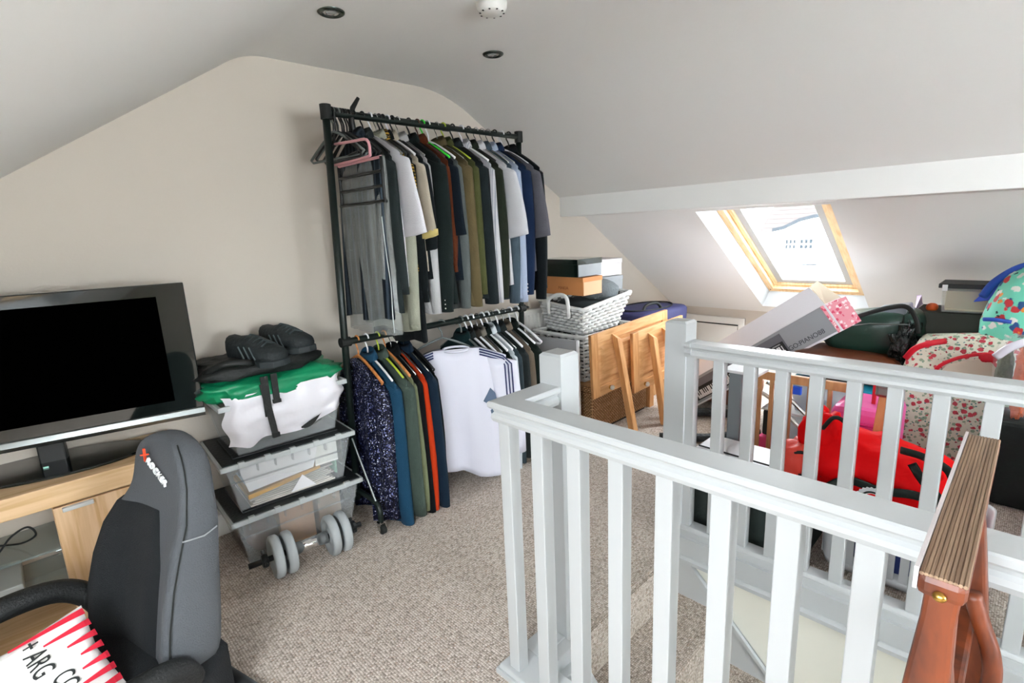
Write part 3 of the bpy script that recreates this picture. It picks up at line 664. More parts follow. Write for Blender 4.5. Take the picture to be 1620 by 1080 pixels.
# ------------------------------------------------------------------ dumbbell
t = T('dumbbell', 'grey four-plate dumbbell on the carpet in front of the storage boxes', 'dumbbell', (.75, 2.06, .1))
A = Vector((.515, 2.10, .09)); B = Vector((.98, 2.045, .09)); D = (B-A).normalized()
q = MB(); q.cyl(A, B, .012, n=12); t.part('bar', q, black_m, smooth=True)
q = MB(); q.cyl(A+D*.175, A+D*.315, .027, n=18); t.part('grip', q, chrome, label='chrome grip', smooth=True)
plm = mat('grey_vinyl_plate', '#a3a8a9', .5, bump=.1, bscale=60)
def lathe_axis(mb, prof, c_, D_, n=32):
    z = D_; u = z.cross(Vector((0,0,1))).normalized(); v = z.cross(u); M_ = Matrix((u, v, z)).transposed().to_4x4(); M_.translation = c_
    mb.lathe(prof, (0,0,0), n, M=M_)
for d in (.105, .155, .335, .385):
    q = MB(); lathe_axis(q, [(.014,-.012),(.03,-.014),(.034,-.008),(.060,-.008),(.066,-.017),(.080,-.019),(.088,-.012),(.089,.0),(.088,.012),(.080,.019),(.066,.017),(.060,.008),(.034,.008),(.03,.014),(.014,.012)], A+D*d, D); t.part('plate', q, plm, smooth=True)
for d in (.06, .43):
    q = MB(); lathe_axis(q, [(.014,-.012),(.026,-.01),(.03,0),(.026,.012),(.014,.014)], A+D*d, D, 12)
    for k in range(3):
        a_ = k*2*PI/3; u = D.cross(Vector((0,0,1))).normalized(); v = D.cross(u); c_ = A+D*d; q.tube([c_, c_+(u*math.cos(a_)+v*math.sin(a_))*.042], .007, 6)
    t.part('spin_lock', q, black_m)

# ================================================================== CLOTHES RAIL
RY, RX0, RX1, ZT, ZM = 2.25, 1.08, 2.265, 1.90, .89
lean = lambda z: .028*z
t = T('clothes_rail', 'tall black two-tier clothes rail on castors along the gable wall', 'clothes rail', (1.69, RY, 0))
railm = mat('black_rail_steel', '#15201d', .35, .2)
for x in (RX0, RX1):
    q = MB(); q.cyl((x, RY, .10), (x+lean(ZT), RY, ZT+.015), .0165, n=16); t.part('upright', q, railm, smooth=True)
    q = MB(); q.cyl((x+lean(ZT), RY, ZT-.03), (x+lean(ZT), RY, ZT+.03), .024, n=16); t.part('joint', q, matblack); q = MB(); q.cyl((x+lean(ZM)-.024, RY, ZM), (x+lean(ZM)+.024, RY, ZM), .023, n=16); t.part('joint', q, matblack)
    q = MB(); q.tube(smoothpath([(x, RY-.21, .055), (x, RY-.21, .11), (x, RY-.17, .145), (x, RY, .15), (x, RY+.17, .145), (x, RY+.21, .11), (x, RY+.21, .055)], 5), .013, 10); t.part('foot', q, railm, smooth=True)
    q = MB(); q.tube([(x, RY-.01, .42), (x, RY-.18, .15)], .006, 8); q.tube([(x, RY+.01, .42), (x, RY+.18, .15)], .006, 8); t.part('brace', q, steel, label='thin silver diagonal brace')
    for s in (-1, 1):
        q = MB(); q.cyl((x-.012, RY+s*.21-.01, .022), (x+.012, RY+s*.21-.01, .022), .022, n=20); c_ = t.part('castor', q, matblack, smooth=False, bevel=.003)
        q = MB(); q.box(x-.016, x-.0125, RY+s*.21-.015, RY+s*.21+.012, .015, .06); q.box(x+.0125, x+.016, RY+s*.21-.015, RY+s*.21+.012, .015, .06); q.box(x-.016, x+.016, RY+s*.21-.01, RY+s*.21+.012, .055, .06)
        t.part('castor_bracket', q, chrome, under=c_)
for z in (ZT, ZM):
    q = MB(); q.cyl((RX0+lean(z), RY, z), (1.78, RY, z), .0165, n=16); q.cyl((1.76, RY, z), (RX1+lean(z), RY, z), .014, n=16); q.cyl((1.765, RY, z), (1.80, RY, z), .019, n=16); t.part('hanging_bar', q, railm, smooth=False)
q = MB(); q.cyl((RX1+.02, RY, ZM), (RX1+.08, RY, ZM), .005, n=8); q.cyl((RX1+.075, RY-.012, ZM), (RX1+.075, RY+.012, ZM), .008, n=8); t.part('locking_knob', q, matblack)

HG = 'clothes hangers on the rail'
def hanger_mesh(r, w_=.40, drop=.10, bar=True, wide=False):
    q = MB(); hook = arc((0,0,0), .0205, -PI*.15, PI*1.0, 10, 'yz')
    pts = [(0, .0, -.075), (0, .0, -.05), (0,.006,-.035), (0,.018,-.018)]+hook[1:]
    q.tube(pts, r, 6)
    s_ = [(0, w_/2*u, -.078-drop*abs(u)**1.25) for u in (-1,-.75,-.5,-.25,-.08,0,.08,.25,.5,.75,1)]
    q.tube(s_, r*(2.2 if wide else 1.3), 8, flat=.6 if wide else 1)
    if bar: q.tube([s_[0], (0, -w_/2+.015, s_[0][2]-.012), (0, w_/2-.015, s_[0][2]-.012), s_[-1]], r*1.1, 6)
    return q
def hanger(x, z, m_, label, r=.002, rz=0, w_=.40, wide=False, tilt=0, name='hanger', yo=0, **k):
    M = Matrix.Translation((x, RY+yo, z+.0)) @ Matrix.Rotation(rz, 4, 'Z') @ Matrix.Rotation(tilt, 4, 'X')
    q = hanger_mesh(r, w_, wide=wide, **k); o = q.build(name, m_, smooth=True); o.matrix_world = M
    tag(o, label, 'hanger'); return o
wire = mat('hanger_wire', '#b9bdbc', .25, .9); wpl = mat('white_hanger_plastic', '#e9e9ec', .4); bpl = mat('black_hanger_plastic', '#141616', .45); gpl = mat('grey_hanger_plastic', '#6e7573', .5)
whg = wood('hanger_wood', '#d08a4e', '#b56f38', (3,20,20), .35); grn = mat('neon_green_plastic', '#35e03a', .4); lil = mat('lilac_plastic', '#a890d8', .4); yel = mat('yellow_green_plastic', '#b8c83c', .4); brw = mat('brown_plastic', '#5a2f24', .5)

def garment(x, z, col_m, label, L=.85, w_=.42, th=.05, sleeve=.55, sr=.05, cuff=None, collar=None, name='jacket', cat='jacket', flare=.05, seed=0, rz=0, yo=0, hem=None, drop=.13, sw=.03, buttons=0, spread=0, panel=None, fold=.35):
    # local: x thickness, y width (-y towards the room), z down from the bar
    M = Matrix.Translation((x, RY+yo, z)) @ Matrix.Rotation(rz, 4, 'Z')
    t = T(name, label, cat, M=M, local=True)
    zt = -.072; nu, nv = 28, 16; rr = random.Random(seed*17+3); ph = rr.random()*6; ph2 = rr.random()*6
    R = []
    for j in range(nv+1):
        v = j/nv; r = []
        for k in range(nu):
            a_ = 2*PI*k/nu; u = math.cos(a_); s = math.sin(a_)
            uu = math.copysign(abs(u)**.8, u)
            hw = w_/2*(1-.10*min(1, v*3)*(1-v)+flare*v)
            ztop = zt-drop*abs(uu)**1.3+(.0 if abs(uu) > .2 else -.012)
            zb = zt-L+.012*math.sin(uu*5+ph)
            zz = ztop+(zb-ztop)*v
            t_ = th/2*(.45+.55*min(1, v*3.2)+.25*v)
            xx = t_*math.copysign(abs(s)**.7, s)+fold*th*v*math.sin(uu*7+ph)+fold*.5*th*v*math.sin(uu*15+ph2)
            r.append((xx, uu*hw, zz))
        R.append(r)
    q = MB(); q.rings(R); t.part('body', q, col_m, smooth=True)
    for s in (-1, 1):
        if sleeve <= 0: continue
        n = 9; Rs = []; y0 = s*(w_/2-.035); z0 = zt-drop-.045
        for j in range(n+1):
            v = j/n; hw = sr*(1.12-.42*v) if sleeve > .35 else sr*(1.05+.15*v); tt = th/2*(.8+.35*math.sin(PI*v)) if sleeve > .35 else th/2*.8
            cy_ = y0+s*(sw*math.sin(v*PI/2)+spread*v); cx = .25*th*math.sin(v*3+ph)*v
            zz = z0-sleeve*v+.045*(1-v)
            r = []
            for k in range(12):
                a_ = 2*PI*k/12; r.append((cx+tt*math.sin(a_), cy_+hw*math.cos(a_), zz+(.03*s*math.cos(a_)*-1 if j == 0 else 0)+(.3*spread*s*math.cos(a_) if j == n else 0)))
            Rs.append(r)
        q = MB(); q.rings(Rs); sl = t.part('sleeve', q, col_m, smooth=True)
        if cuff:
            q = MB(); q.rings([[(p_[0]*1.0+(p_[0]-cx)*.08, p_[1], p_[2]+.022) for p_ in Rs[-1]], [(p_[0]+(p_[0]-cx)*.08, p_[1], p_[2]-.004) for p_ in Rs[-1]]]); t.part('cuff', q, cuff, under=sl, smooth=True)
        if buttons and s < 0:
            bm_ = mat('pale_button', '#d8d4cc', .3)
            for k in range(buttons):
                c_ = Rs[-1]; zz = z0-sleeve+.02+.02*k; q = MB(); q.blob((cx-tt*.75, cy_-hw*.55, zz), (.008, .009, .009), 2, n=8, m=6); t.part('button', q, bm_, under=sl)
    if collar:
        q = MB(); Rc = []
        for j, (rx, ry, zz) in enumerate(((.030,.062,zt-.035),(.027,.055,zt-.005),(.021,.046,zt+.016),(.030,.062,zt-.004),(.034,.072,zt-.028))):
            Rc.append([(rx*math.sin(2*PI*k/16), ry*math.cos(2*PI*k/16), zz-.012*math.sin(2*PI*k/16)*-1) for k in range(16)])
        q.rings(Rc, cap=False); t.part('collar', q, collar, smooth=True)
    if hem:
        q = MB(); q.rings([[(p_[0]*1.04, p_[1]*1.005, p_[2]+.02) for p_ in R[-1]], [(p_[0]*1.04, p_[1]*1.005, p_[2]-.004) for p_ in R[-1]]]); t.part('hem', q, hem, smooth=True)
    return t
FB = fabric
UP = ZT; cnt = [0]
def G(xg, z, m_, label, **k):
    cnt[0] += 1; return garment(xg, z, m_, label, seed=cnt[0], **k)
# hangers, empty, at the left end of the top bar
EG = 'empty hangers bunched at the left end of the top bar'
o = hanger(1.160, UP, gpl, 'light grey plastic hanger leftmost on the top bar, partly behind the upright', .0045, .12, .40)
for i, (x, m_, rz, tl) in enumerate(((1.172, bpl, .05, .05), (1.18, bpl, -.1, -.03), (1.185, gpl, .1, .04), (1.20, bpl, 0, -.05), (1.212, bpl, .08, .03), (1.225, bpl, -.06, 0), (1.238, bpl, .05, .02))):
    o = hanger(x, UP, m_, 'empty dark plastic hanger bunched at the left end of the top bar', .0042, rz, .39, tilt=tl); o['group'] = EG
# trouser hangers: pink with black tiers
t = T('trouser_hanger', 'pink and black tiered trouser hanger with four bars at the left of the top bar', 'hanger', (1.16, RY, UP))
pinkp = mat('pink_plastic', '#e0a0a8', .4)
q = MB(); q.tube(arc((1.16, RY, UP), .021, 0, PI, 8)+[(1.16, RY-.02, UP-.04), (1.16, RY-.0, UP-.07), (1.16, RY-.0, UP-.14)], .0045, 8); t.part('hook', q, bpl, smooth=True)
q = MB(); q.tube(smoothpath([(1.16, RY, UP-.13), (1.16, RY-.16, UP-.14), (1.16, RY-.27, UP-.15), (1.16, RY-.285, UP-.20), (1.16, RY-.25, UP-.215), (1.16, RY+.03, UP-.215)], 4), .006, 8); t.part('pink_bar', q, pinkp, label='pink top bar', smooth=True)
q = MB(); q.tube([(1.175, RY-.34, UP-.222), (1.175, RY+.02, UP-.222)], .006, 8); t.part('pink_bar', q, pinkp, label='pink lower bar')
q = MB(); q.tube(smoothpath([(1.175, RY-.34, UP-.22), (1.175, RY-.34, UP-.38), (1.175, RY-.325, UP-.392), (1.175, RY+.01, UP-.392), (1.175, RY+.02, UP-.38), (1.175, RY+.02, UP-.22)], 3), .0065, 8)
t.part('frame', q, bpl, smooth=True)
for z in (.275, .333):
    q = MB(); q.tube([(1.175, RY-.34, UP-z), (1.175, RY+.02, UP-z)], .0065, 8); t.part('bar', q, bpl)
q = MB(); q.tube([(1.25, RY-.02, UP-.10), (1.25, RY, UP-.02), (1.262, RY+.0, UP+.03), (1.29, RY-.01, UP+.075)], [.012,.014,.012,.008], 8); loose('hanger_clip', q, bpl, 'black clip hook sticking up above the top bar', 'hanger', smooth=True)
# garment cover with suit trousers inside
t = T('garment_cover', 'clear plastic dry-cleaning cover over dark suits at the left of the top bar', 'garment cover', (1.29, RY, UP))
q = MB(); nu = 48; R = []
for j in range(25):
    v = j/24; r = []
    for k in range(nu):
        a_ = 2*PI*k/nu; u = math.cos(a_); s = math.sin(a_); hw = .205+.01*v; zt_ = UP-.075-.12*abs(u)**1.3
        zz = zt_+(UP-.98-zt_)*v; cr = noise.noise(Vector((u*9, v*2.2, s*2)))*.018*min(1, v*3)
        r.append((1.275+(.055*min(1, .3+v*2))*math.copysign(abs(s)**.7, s)+cr, RY+u*hw+.6*cr, zz))
    R.append(r)
q.rings(R, cap=False); t.part('film', q, seethrough('clear_polythene', '#ccd2d0', .70, .10, 1.0, 16), smooth=True)
q = MB(); q.tube(smoothpath([(1.245, RY-.19, 1.45), (1.235, RY-.215, 1.3), (1.25, RY-.205, 1.15), (1.24, RY-.215, 1.02), (1.25, RY-.20, .93)], 6), .004, 6, flat=.4); t.part('crease', q, seethrough('polythene_fold', '#e8ecec', .35, .1), smooth=True)
pin = FB('navy_pinstripe_wool', '#28323c', ('#37424d', 9))
G(1.262, UP, pin, 'navy pinstripe suit under the clear plastic cover', L=.84, w_=.40, sleeve=.0, th=.04, name='suit', cat='suit', collar=pin, fold=.6)
G(1.305, UP, FB('charcoal_suit', '#3a4344'), 'charcoal suit jacket behind the pinstripe suit in the plastic cover', L=.80, w_=.43, sleeve=.55, th=.045, name='suit', cat='suit', collar=FB('charcoal_suit'))
for x in (1.262, 1.305): hanger(x, UP, bpl, 'black hanger inside the plastic cover', .004)['group'] = 'hangers in the plastic cover'
SH = dict(name='shirt', cat='shirt'); JK = dict(name='jacket', cat='jacket'); TS = dict(name='tshirt', cat='t-shirt', sleeve=.2, sr=.085, spread=.05, sw=.015)
F_ = lambda n, c_, **k: FB(n, c_, **k)
white_f = F_('white_cotton', '#d9d8de', vary=.05); 
tops = [
 (1.345, dict(TS, L=.70, w_=.44, drop=.11, th=.05, sleeve=.31, sr=.095), white_f, 'plain white t-shirt right of the plastic garment cover', wpl, None),
 (1.372, dict(SH, L=.90, w_=.42, sleeve=.72, sr=.05, cuff=F_('sage_cuff', '#9b9e8c')), F_('sage_linen', '#a3a595'), 'sage beige long-sleeved shirt hanging lower than the white t-shirt', wire, 1),
 (1.392, dict(SH, L=.62, w_=.42, sleeve=.22, sr=.06), F_('yellow_check', '#c39a3c', check=('#3a3a2a', 22)), 'yellow and black checked shirt, only a thin edge showing', bpl, 1),
 (1.412, dict(name='coat', cat='coat', L=.97, w_=.42, sleeve=.6, flare=.12), F_('black_wool', '#1b2224'), 'long black coat with curved hem reaching below its neighbours', bpl, 1),
 (1.438, dict(TS, L=.62, w_=.44, sleeve=.30, sr=.07, cuff=F_('yellow_rib', '#d6c47e')), F_('beige_pique', '#b7ad9c'), 'beige polo shirt with pale yellow cuffs', wpl, 1),
 (1.462, dict(TS, L=.68, w_=.45, sleeve=.36, sr=.06, spread=.03), F_('black_jersey', '#20282b'), 'black t-shirt with hanging sleeve beside the beige polo', bpl, None),
 (1.492, dict(SH, L=.83, w_=.43, sleeve=.66, sr=.045), F_('silver_grey_cotton', '#b4b5b6', vary=.08), 'silver grey long-sleeved shirt between two black tops', wire, 1),
 (1.555, dict(JK, L=.80, w_=.46, sleeve=.66, sr=.06, th=.075, buttons=3), F_('bottle_charcoal_wool', '#263130'), 'thick charcoal green jacket with three pale cuff buttons', bpl, 1),
 (1.605, dict(JK, L=.66, w_=.45, sleeve=.44, sr=.03), F_('rust_suede', '#7c4026'), 'rust brown top with a narrow sleeve', brw, 1),
 (1.635, dict(TS, L=.68, w_=.45, sleeve=.30, sr=.06, spread=.02), F_('navy_tee', '#202b36'), 'dark navy t-shirt beside the green hanger', grn, None),
 (1.668, dict(SH, L=.84, w_=.44, sleeve=.66), F_('heather_grey_knit', '#6f7777'), 'heather grey long-sleeved top left of the olive jacket', wpl, None),
 (1.722, dict(JK, L=.82, w_=.46, sleeve=.66, sr=.055, th=.06), F_('khaki_corduroy', '#7a6c4c'), 'khaki corduroy jacket with creased sleeve', wire, 1),
 (1.765, dict(JK, L=.78, w_=.47, sleeve=.60, sr=.05, th=.05), F_('olive_cotton', '#64683f'), 'light olive green shirt jacket behind the khaki corduroy one', yel, 1),
 (1.825, dict(JK, L=.80, w_=.45, sleeve=.66, sr=.06, th=.08), F_('slate_wool', '#2c3538'), 'wide slate black blazer in the middle of the right half', bpl, 1),
 (1.885, dict(SH, L=.82, w_=.44, sleeve=.66, sr=.05), F_('white_pinstripe', '#c4c4c8', stripes=('#8c929c', 34)), 'white pinstriped shirt with tall collar', wpl, 1),
 (1.935, dict(JK, L=.80, w_=.44, sleeve=.64, sr=.055, th=.06), F_('dark_olive_tweed', '#333a2e'), 'dark olive tweed jacket right of the pinstriped shirt', bpl, 1),
 (1.985, dict(SH, L=.76, w_=.46, sleeve=.32, sr=.085, spread=.05), F_('white_poplin', '#d3d3d8', vary=.05), 'short-sleeved white shirt near the right end', wire, 1),
 (2.03, dict(SH, L=.83, w_=.44, sleeve=.68), F_('faded_denim', '#5b6d7a'), 'faded blue denim shirt behind the short-sleeved white shirt', wire, 1),
 (2.075, dict(SH, L=.84, w_=.45, sleeve=.68, sr=.045), F_('pale_blue_oxford', '#a9b6cc', vary=.08), 'pale blue oxford shirt left of the bright navy jacket', wire, 1),
 (2.125, dict(JK, L=.78, w_=.47, sleeve=.64, sr=.06, th=.07, buttons=3), F_('royal_navy', '#24385c'), 'royal navy blazer with pale cuff buttons', bpl, 1),
 (2.18, dict(TS, L=.70, w_=.48, sleeve=.33, sr=.075, spread=.035), F_('mauve_grey', '#77767f'), 'mauve grey short-sleeved top second from the right end', wpl, None),
 (2.235, dict(JK, L=.80, w_=.47, sleeve=.68, th=.06), F_('ink_black', '#1c2226'), 'black jacket last at the right end of the top bar', bpl, 1)]
hname = {id(wire): 'thin wire', id(wpl): 'white plastic', id(bpl): 'black plastic', id(grn): 'neon green plastic', id(brw): 'brown plastic', id(yel): 'yellow-green plastic'}
def hn(m_): return {'hanger_wire': 'thin wire', 'white_hanger_plastic': 'white plastic', 'black_hanger_plastic': 'black plastic', 'neon_green_plastic': 'neon green plastic', 'brown_plastic': 'brown plastic', 'yellow_green_plastic': 'yellow-green plastic', 'grey_hanger_plastic': 'grey plastic', 'hanger_wood': 'varnished wooden'}[m_.name]
for x, kw, m_, lab, hm, col_ in tops:
    kw = dict(kw)
    if col_: kw['collar'] = m_
    G(x, UP, m_, lab, **kw)
    core = lab.split(' with ')[0].split(' beside ')[0].split(' behind ')[0].split(' right of ')[0].split(' left of ')[0].split(' between ')[0].split(' near ')[0].split(', ')[0].split(' hanging ')[0].split(' in the ')[0].split(' last ')[0].split(' second ')[0]
    hanger(x, UP, hm, hn(hm)+' hanger holding the '+core, .0022 if hm == wire else .004)
# spare wire hooks
q = None
# ---- lower bar, left group
LO = ZM
seq = mat('blue_sequins', '#0d1024', .3, .2); nt = seq.node_tree; N = nt.nodes; b = N['Principled BSDF']
tc = N.new('ShaderNodeTexCoord'); vo = N.new('ShaderNodeTexVoronoi'); vo.inputs['Scale'].default_value = 230; nt.links.new(tc.outputs['Object'], vo.inputs[0])
sp = N.new('ShaderNodeSeparateColor'); nt.links.new(vo.outputs['Color'], sp.inputs[0]); rp = ramp(nt, [(0,'#080a18'),(.84,'#12173a'),(.93,'#7c86c8'),(1,'#eef0ff')]); nt.links.new(sp.outputs[0], rp.inputs[0]); nt.links.new(rp.outputs[0], b.inputs['Base Color'])  # palest cells put the sequins' sparkle into the base colour
vm = N.new('ShaderNodeVectorMath'); vm.operation = 'SUBTRACT'; vm.inputs[1].default_value = (.5,.5,.5); nt.links.new(vo.outputs['Color'], vm.inputs[0])
geo = N.new('ShaderNodeNewGeometry'); va = N.new('ShaderNodeVectorMath'); va.operation = 'ADD'; nt.links.new(geo.outputs['Normal'], va.inputs[0]); nt.links.new(vm.outputs[0], va.inputs[1])
vn = N.new('ShaderNodeVectorMath'); vn.operation = 'NORMALIZE'; nt.links.new(va.outputs[0], vn.inputs[0]); nt.links.new(vn.outputs[0], b.inputs['Normal'])
lows = [
 (1.165, dict(name='dress', cat='dress', L=.79, w_=.42, sleeve=.55, th=.07), seq, 'dark blue sequinned dress leftmost on the lower bar', whg, None),
 (1.215, dict(SH, L=.80, w_=.46, sleeve=.67, sr=.06, th=.065, buttons=0), F_('mid_blue_denim', '#2f6285'), 'mid blue denim shirt beside the sequinned dress', wpl, 1),
 (1.275, dict(name='coat', cat='coat', L=.78, w_=.47, sleeve=.62, sr=.07, th=.075), F_('grey_green_wool', '#5c6d64'), 'grey-green wool coat on the lower bar', yel, 1),
 (1.312, dict(SH, L=.76, w_=.45, sleeve=.62, sr=.05), F_('moss_knit', '#8a9270'), 'moss green cardigan, a thin band beside the wool coat', whg, None),
 (1.345, dict(JK, L=.80, w_=.45, sleeve=.70, sr=.05, buttons=2), F_('lower_black_wool', '#181c1f'), 'black blazer with two cuff buttons left of the orange jumper', wire, 1),
 (1.378, dict(name='jumper', cat='jumper', L=.74, w_=.45, sleeve=.68, sr=.042, th=.045), F_('bright_orange_knit', '#e8481e', vary=.06), 'bright orange jumper on the lower bar', wire, None),
 (1.42, dict(JK, L=.80, w_=.47, sleeve=.66, sr=.055, th=.055), F_('petrol_navy', '#24394e'), 'petrol navy jacket right of the orange jumper', wire, 1),
 (1.455, dict(name='coat', cat='coat', L=.76, w_=.40, sleeve=.5, th=.04, flare=.2), F_('flat_black', '#141819'), 'black top with pointed hem between the navy jacket and the white football shirt', bpl, None)]
for x, kw, m_, lab, hm, col_ in lows:
    kw = dict(kw)
    if col_: kw['collar'] = m_
    G(x, LO, m_, lab, **kw)
    core = lab.split(' with ')[0].split(' beside ')[0].split(' leftmost ')[0].split(' on the ')[0].split(' right of ')[0].split(', ')[0]
    hanger(x, LO, hm, hn(hm)+' hanger holding the '+core, .0022 if hm == wire else .0042, wide=(hm is whg))
# white football shirt facing the room
JM = Matrix.Translation((1.635, RY-.15, LO)) @ Matrix.Rotation(math.radians(57), 4, 'Z')
t = T('football_shirt', 'white football shirt with three navy shoulder stripes facing the room on the lower bar', 'shirt', M=JM, local=True)
jw = mat('white_polyester', '#d6d6e2', .6, bump=.3, bscale=10, spec=.3)
W_ = .265; nu, nv = 40, 20; R = []
for j in range(nv+1):
    v = j/nv; r = []
    for k in range(nu):
        a_ = 2*PI*k/nu; u = math.cos(a_); s = math.sin(a_); hw = W_*(1-.06*math.sin(PI*min(1, v*1.6))+.04*v)
        zt_ = -.085-.085*abs(u)**1.4-(.06 if abs(u) < .34 else 0)*(1-(abs(u)/.34)**2)*(1 if s < 0 else .8)
        zz = zt_+(-.80+.03*math.sin(u*4)-.04*(u < -.3)*(-u-.3)-zt_)*v
        t_ = .035*(.5+.5*min(1, v*4)); xx = t_*math.copysign(abs(s)**.7, s)+.030*v*math.sin(u*6+1+v)+.014*math.sqrt(v)*math.sin(u*13+2*v)
        r.append((xx, u*hw, zz))
    R.append(r)
q = MB(); q.rings(R); t.part('body', q, jw, smooth=True)
navy = mat('navy_trim', '#1f2a5c', .6); slate = mat('slate_panel', '#55677f', .6)
for s in (-1, 1):
    Rs = []
    for j in range(9):
        v = j/8; cy_ = s*(W_-.03+.05*math.sin(v*1.4)); zz = -.215-.50*v*(1 if s < 0 else .55)+.03*(1-v); hw = .085-.02*v
        Rs.append([(-.01+.03*math.sin(2*PI*k/12)-.02*v, cy_+hw*math.cos(2*PI*k/12), zz-.02*s*math.cos(2*PI*k/12)*(1-v)) for k in range(12)])
    q = MB(); q.rings(Rs); sl = t.part('sleeve', q, jw, smooth=True)
    for k in range(3):
        q = MB(); pts = []
        for i in range(9):
            v = i/8
            if v < .4: u = .45+.50*v/.4; pts.append((-.026-.004+.012*v, s*u*W_-.0, -.085-.085*u**1.4-.006-.014*k*.0+(-.014*k)))
            else: pts.append((-.046, s*(W_+.018-.018*k+.012*(v-.4)), -.17-.014*k*.3-(v-.4)*.38))
        q.tube(pts, .0042, 6, flat=1); t.part('shoulder_stripe', q, navy, smooth=True)
q = MB(); Rp = [[(-.052, -.10+.0*i, -.40), (-.05, -.065, -.37)], [(-.056, -.10, -.44), (-.056, -.05, -.45)], [(-.056, -.13, -.47), (-.056, -.10, -.475)]]
Q_ = [(-.045,-.165,-.33),(-.045,-.125,-.40),(-.045,-.165,-.43),(-.045,-.20,-.42),(-.045,-.19,-.36)]
Q2 = [(-.045,-.185,-.43),(-.045,-.155,-.46),(-.045,-.17,-.54),(-.045,-.20,-.50)]
for P_ in (Q_, Q2):
    n = len(P_); q.add(P_+[(p[0]+.004, p[1], p[2]) for p in P_], [tuple(range(n)), tuple(range(2*n-1, n-1, -1))]+[(i, (i+1) % n, n+(i+1) % n, n+i) for i in range(n)])
t.part('side_panel', q, slate, label='slate blue panel')
q = MB(); q.tube([(.0+.02*math.cos(a_)-.005, .068*math.sin(a_), -.105-.02*(math.cos(a_)*-.5+.5)) for a_ in [2*PI*i/20 for i in range(20)]], .006, 6, closed=True); t.part('neckband', q, jw, smooth=True)
o = hanger_mesh(.0045, .44, wide=False).build('hanger', gpl, smooth=True); o.matrix_world = Matrix.Translation((1.665, RY, LO)) @ Matrix.Rotation(math.radians(57), 4, 'Z'); tag(o, 'grey plastic hanger holding the white football shirt', 'hanger')
# right group of the lower bar
lows2 = [
 (1.80, dict(JK, L=.70, w_=.44, sleeve=.5, th=.05), F_('dark_teal', '#1e3a3c'), 'dark teal jacket directly behind the white football shirt', gpl),
 (1.84, dict(JK, L=.72, w_=.43, sleeve=.55, th=.055), F_('soot_grey', '#33393a'), 'soot grey jacket right of the dark teal one', wpl),
 (1.88, dict(JK, L=.70, w_=.44, sleeve=.55, th=.05), F_('peat_brown', '#453f38'), 'peat brown jacket in the right group of the lower bar', wpl),
 (1.92, dict(SH, L=.72, w_=.42, sleeve=.58), F_('taupe_cotton', '#8b857a'), 'taupe cotton shirt on the lower bar', wire),
 (1.96, dict(JK, L=.78, w_=.44, sleeve=.6, th=.05), F_('forest_black', '#1d2a27'), 'forest black jacket over the taupe shirt', wpl),
 (2.0, dict(SH, L=.85, w_=.43, sleeve=.7), F_('ice_white', '#c7ced3'), 'ice white shirt with long tail on the lower bar', wpl),
 (2.03, dict(SH, L=.78, w_=.44, sleeve=.62), F_('steel_blue', '#4c5c64'), 'steel blue shirt right of the ice white one', wire),
 (2.08, dict(JK, L=.72, w_=.45, sleeve=.6, th=.055), F_('graphite_wool', '#3c4343'), 'graphite wool jacket near the right end of the lower bar', wpl),
 (2.13, dict(SH, L=.70, w_=.44, sleeve=.58), F_('mushroom', '#8a7c6c'), 'mushroom brown shirt near the right end of the lower bar', wire),
 (2.185, dict(JK, L=.80, w_=.46, sleeve=.64, th=.07), F_('pine_black', '#26312c'), 'pine black waxed jacket last on the lower bar', wpl)]
for x, kw, m_, lab, hm in lows2:
    G(x, LO, m_, lab, collar=m_, **kw)
    core = lab.split(' with ')[0].split(' right of ')[0].split(' directly ')[0].split(' in the ')[0].split(' on the ')[0].split(' over ')[0].split(' near ')[0].split(' last ')[0]
    hanger(x, LO, hm, hn(hm)+' hanger holding the '+core, .0022 if hm == wire else .005)
o = hanger(2.245, LO, wpl, 'empty white plastic hanger with lilac edge at the right end of the lower bar', .0055, -.05, .42)

# ================================================================== BEHIND THE RAIL: RADIATOR, BASKETS, PINE PANELS
t = T('radiator', 'white panel radiator low on the gable wall behind the clothes rail', 'radiator', (2.75, 2.58, .5))
q = MB(); q.box(2.3, 3.25, 2.555, 2.6, .28, .80); t.part('panel', q, skirt_m, bevel=.006)
for i in range(27):
    x = 2.33+.034*i; q = MB(); q.prism([(x-.009,2.556),(x,2.546),(x+.009,2.556)], .32, .765, 'z'); t.part('rib', q, skirt_m)
t = T('grey_board', 'large flat grey board with white edge standing left of the wicker baskets', 'board', (2.48, 2.22, 0))
q = MB(); q.hexa([(2.51,1.99,.0),(2.535,2.0,.0),(2.335,2.46,.0),(2.31,2.45,.0)], [(2.55,2.03,.66),(2.575,2.04,.66),(2.375,2.50,.70),(2.35,2.49,.70)]); t.part('board', q, mat('grey_card', '#8f8f91', .6))
q = MB(); q.hexa([(2.515,1.978,.0),(2.54,1.988,.0),(2.535,2.0,.0),(2.51,1.99,.0)], [(2.555,2.018,.66),(2.58,2.028,.66),(2.575,2.04,.66),(2.55,2.03,.66)]); t.part('edge', q, paper, label='white edge')

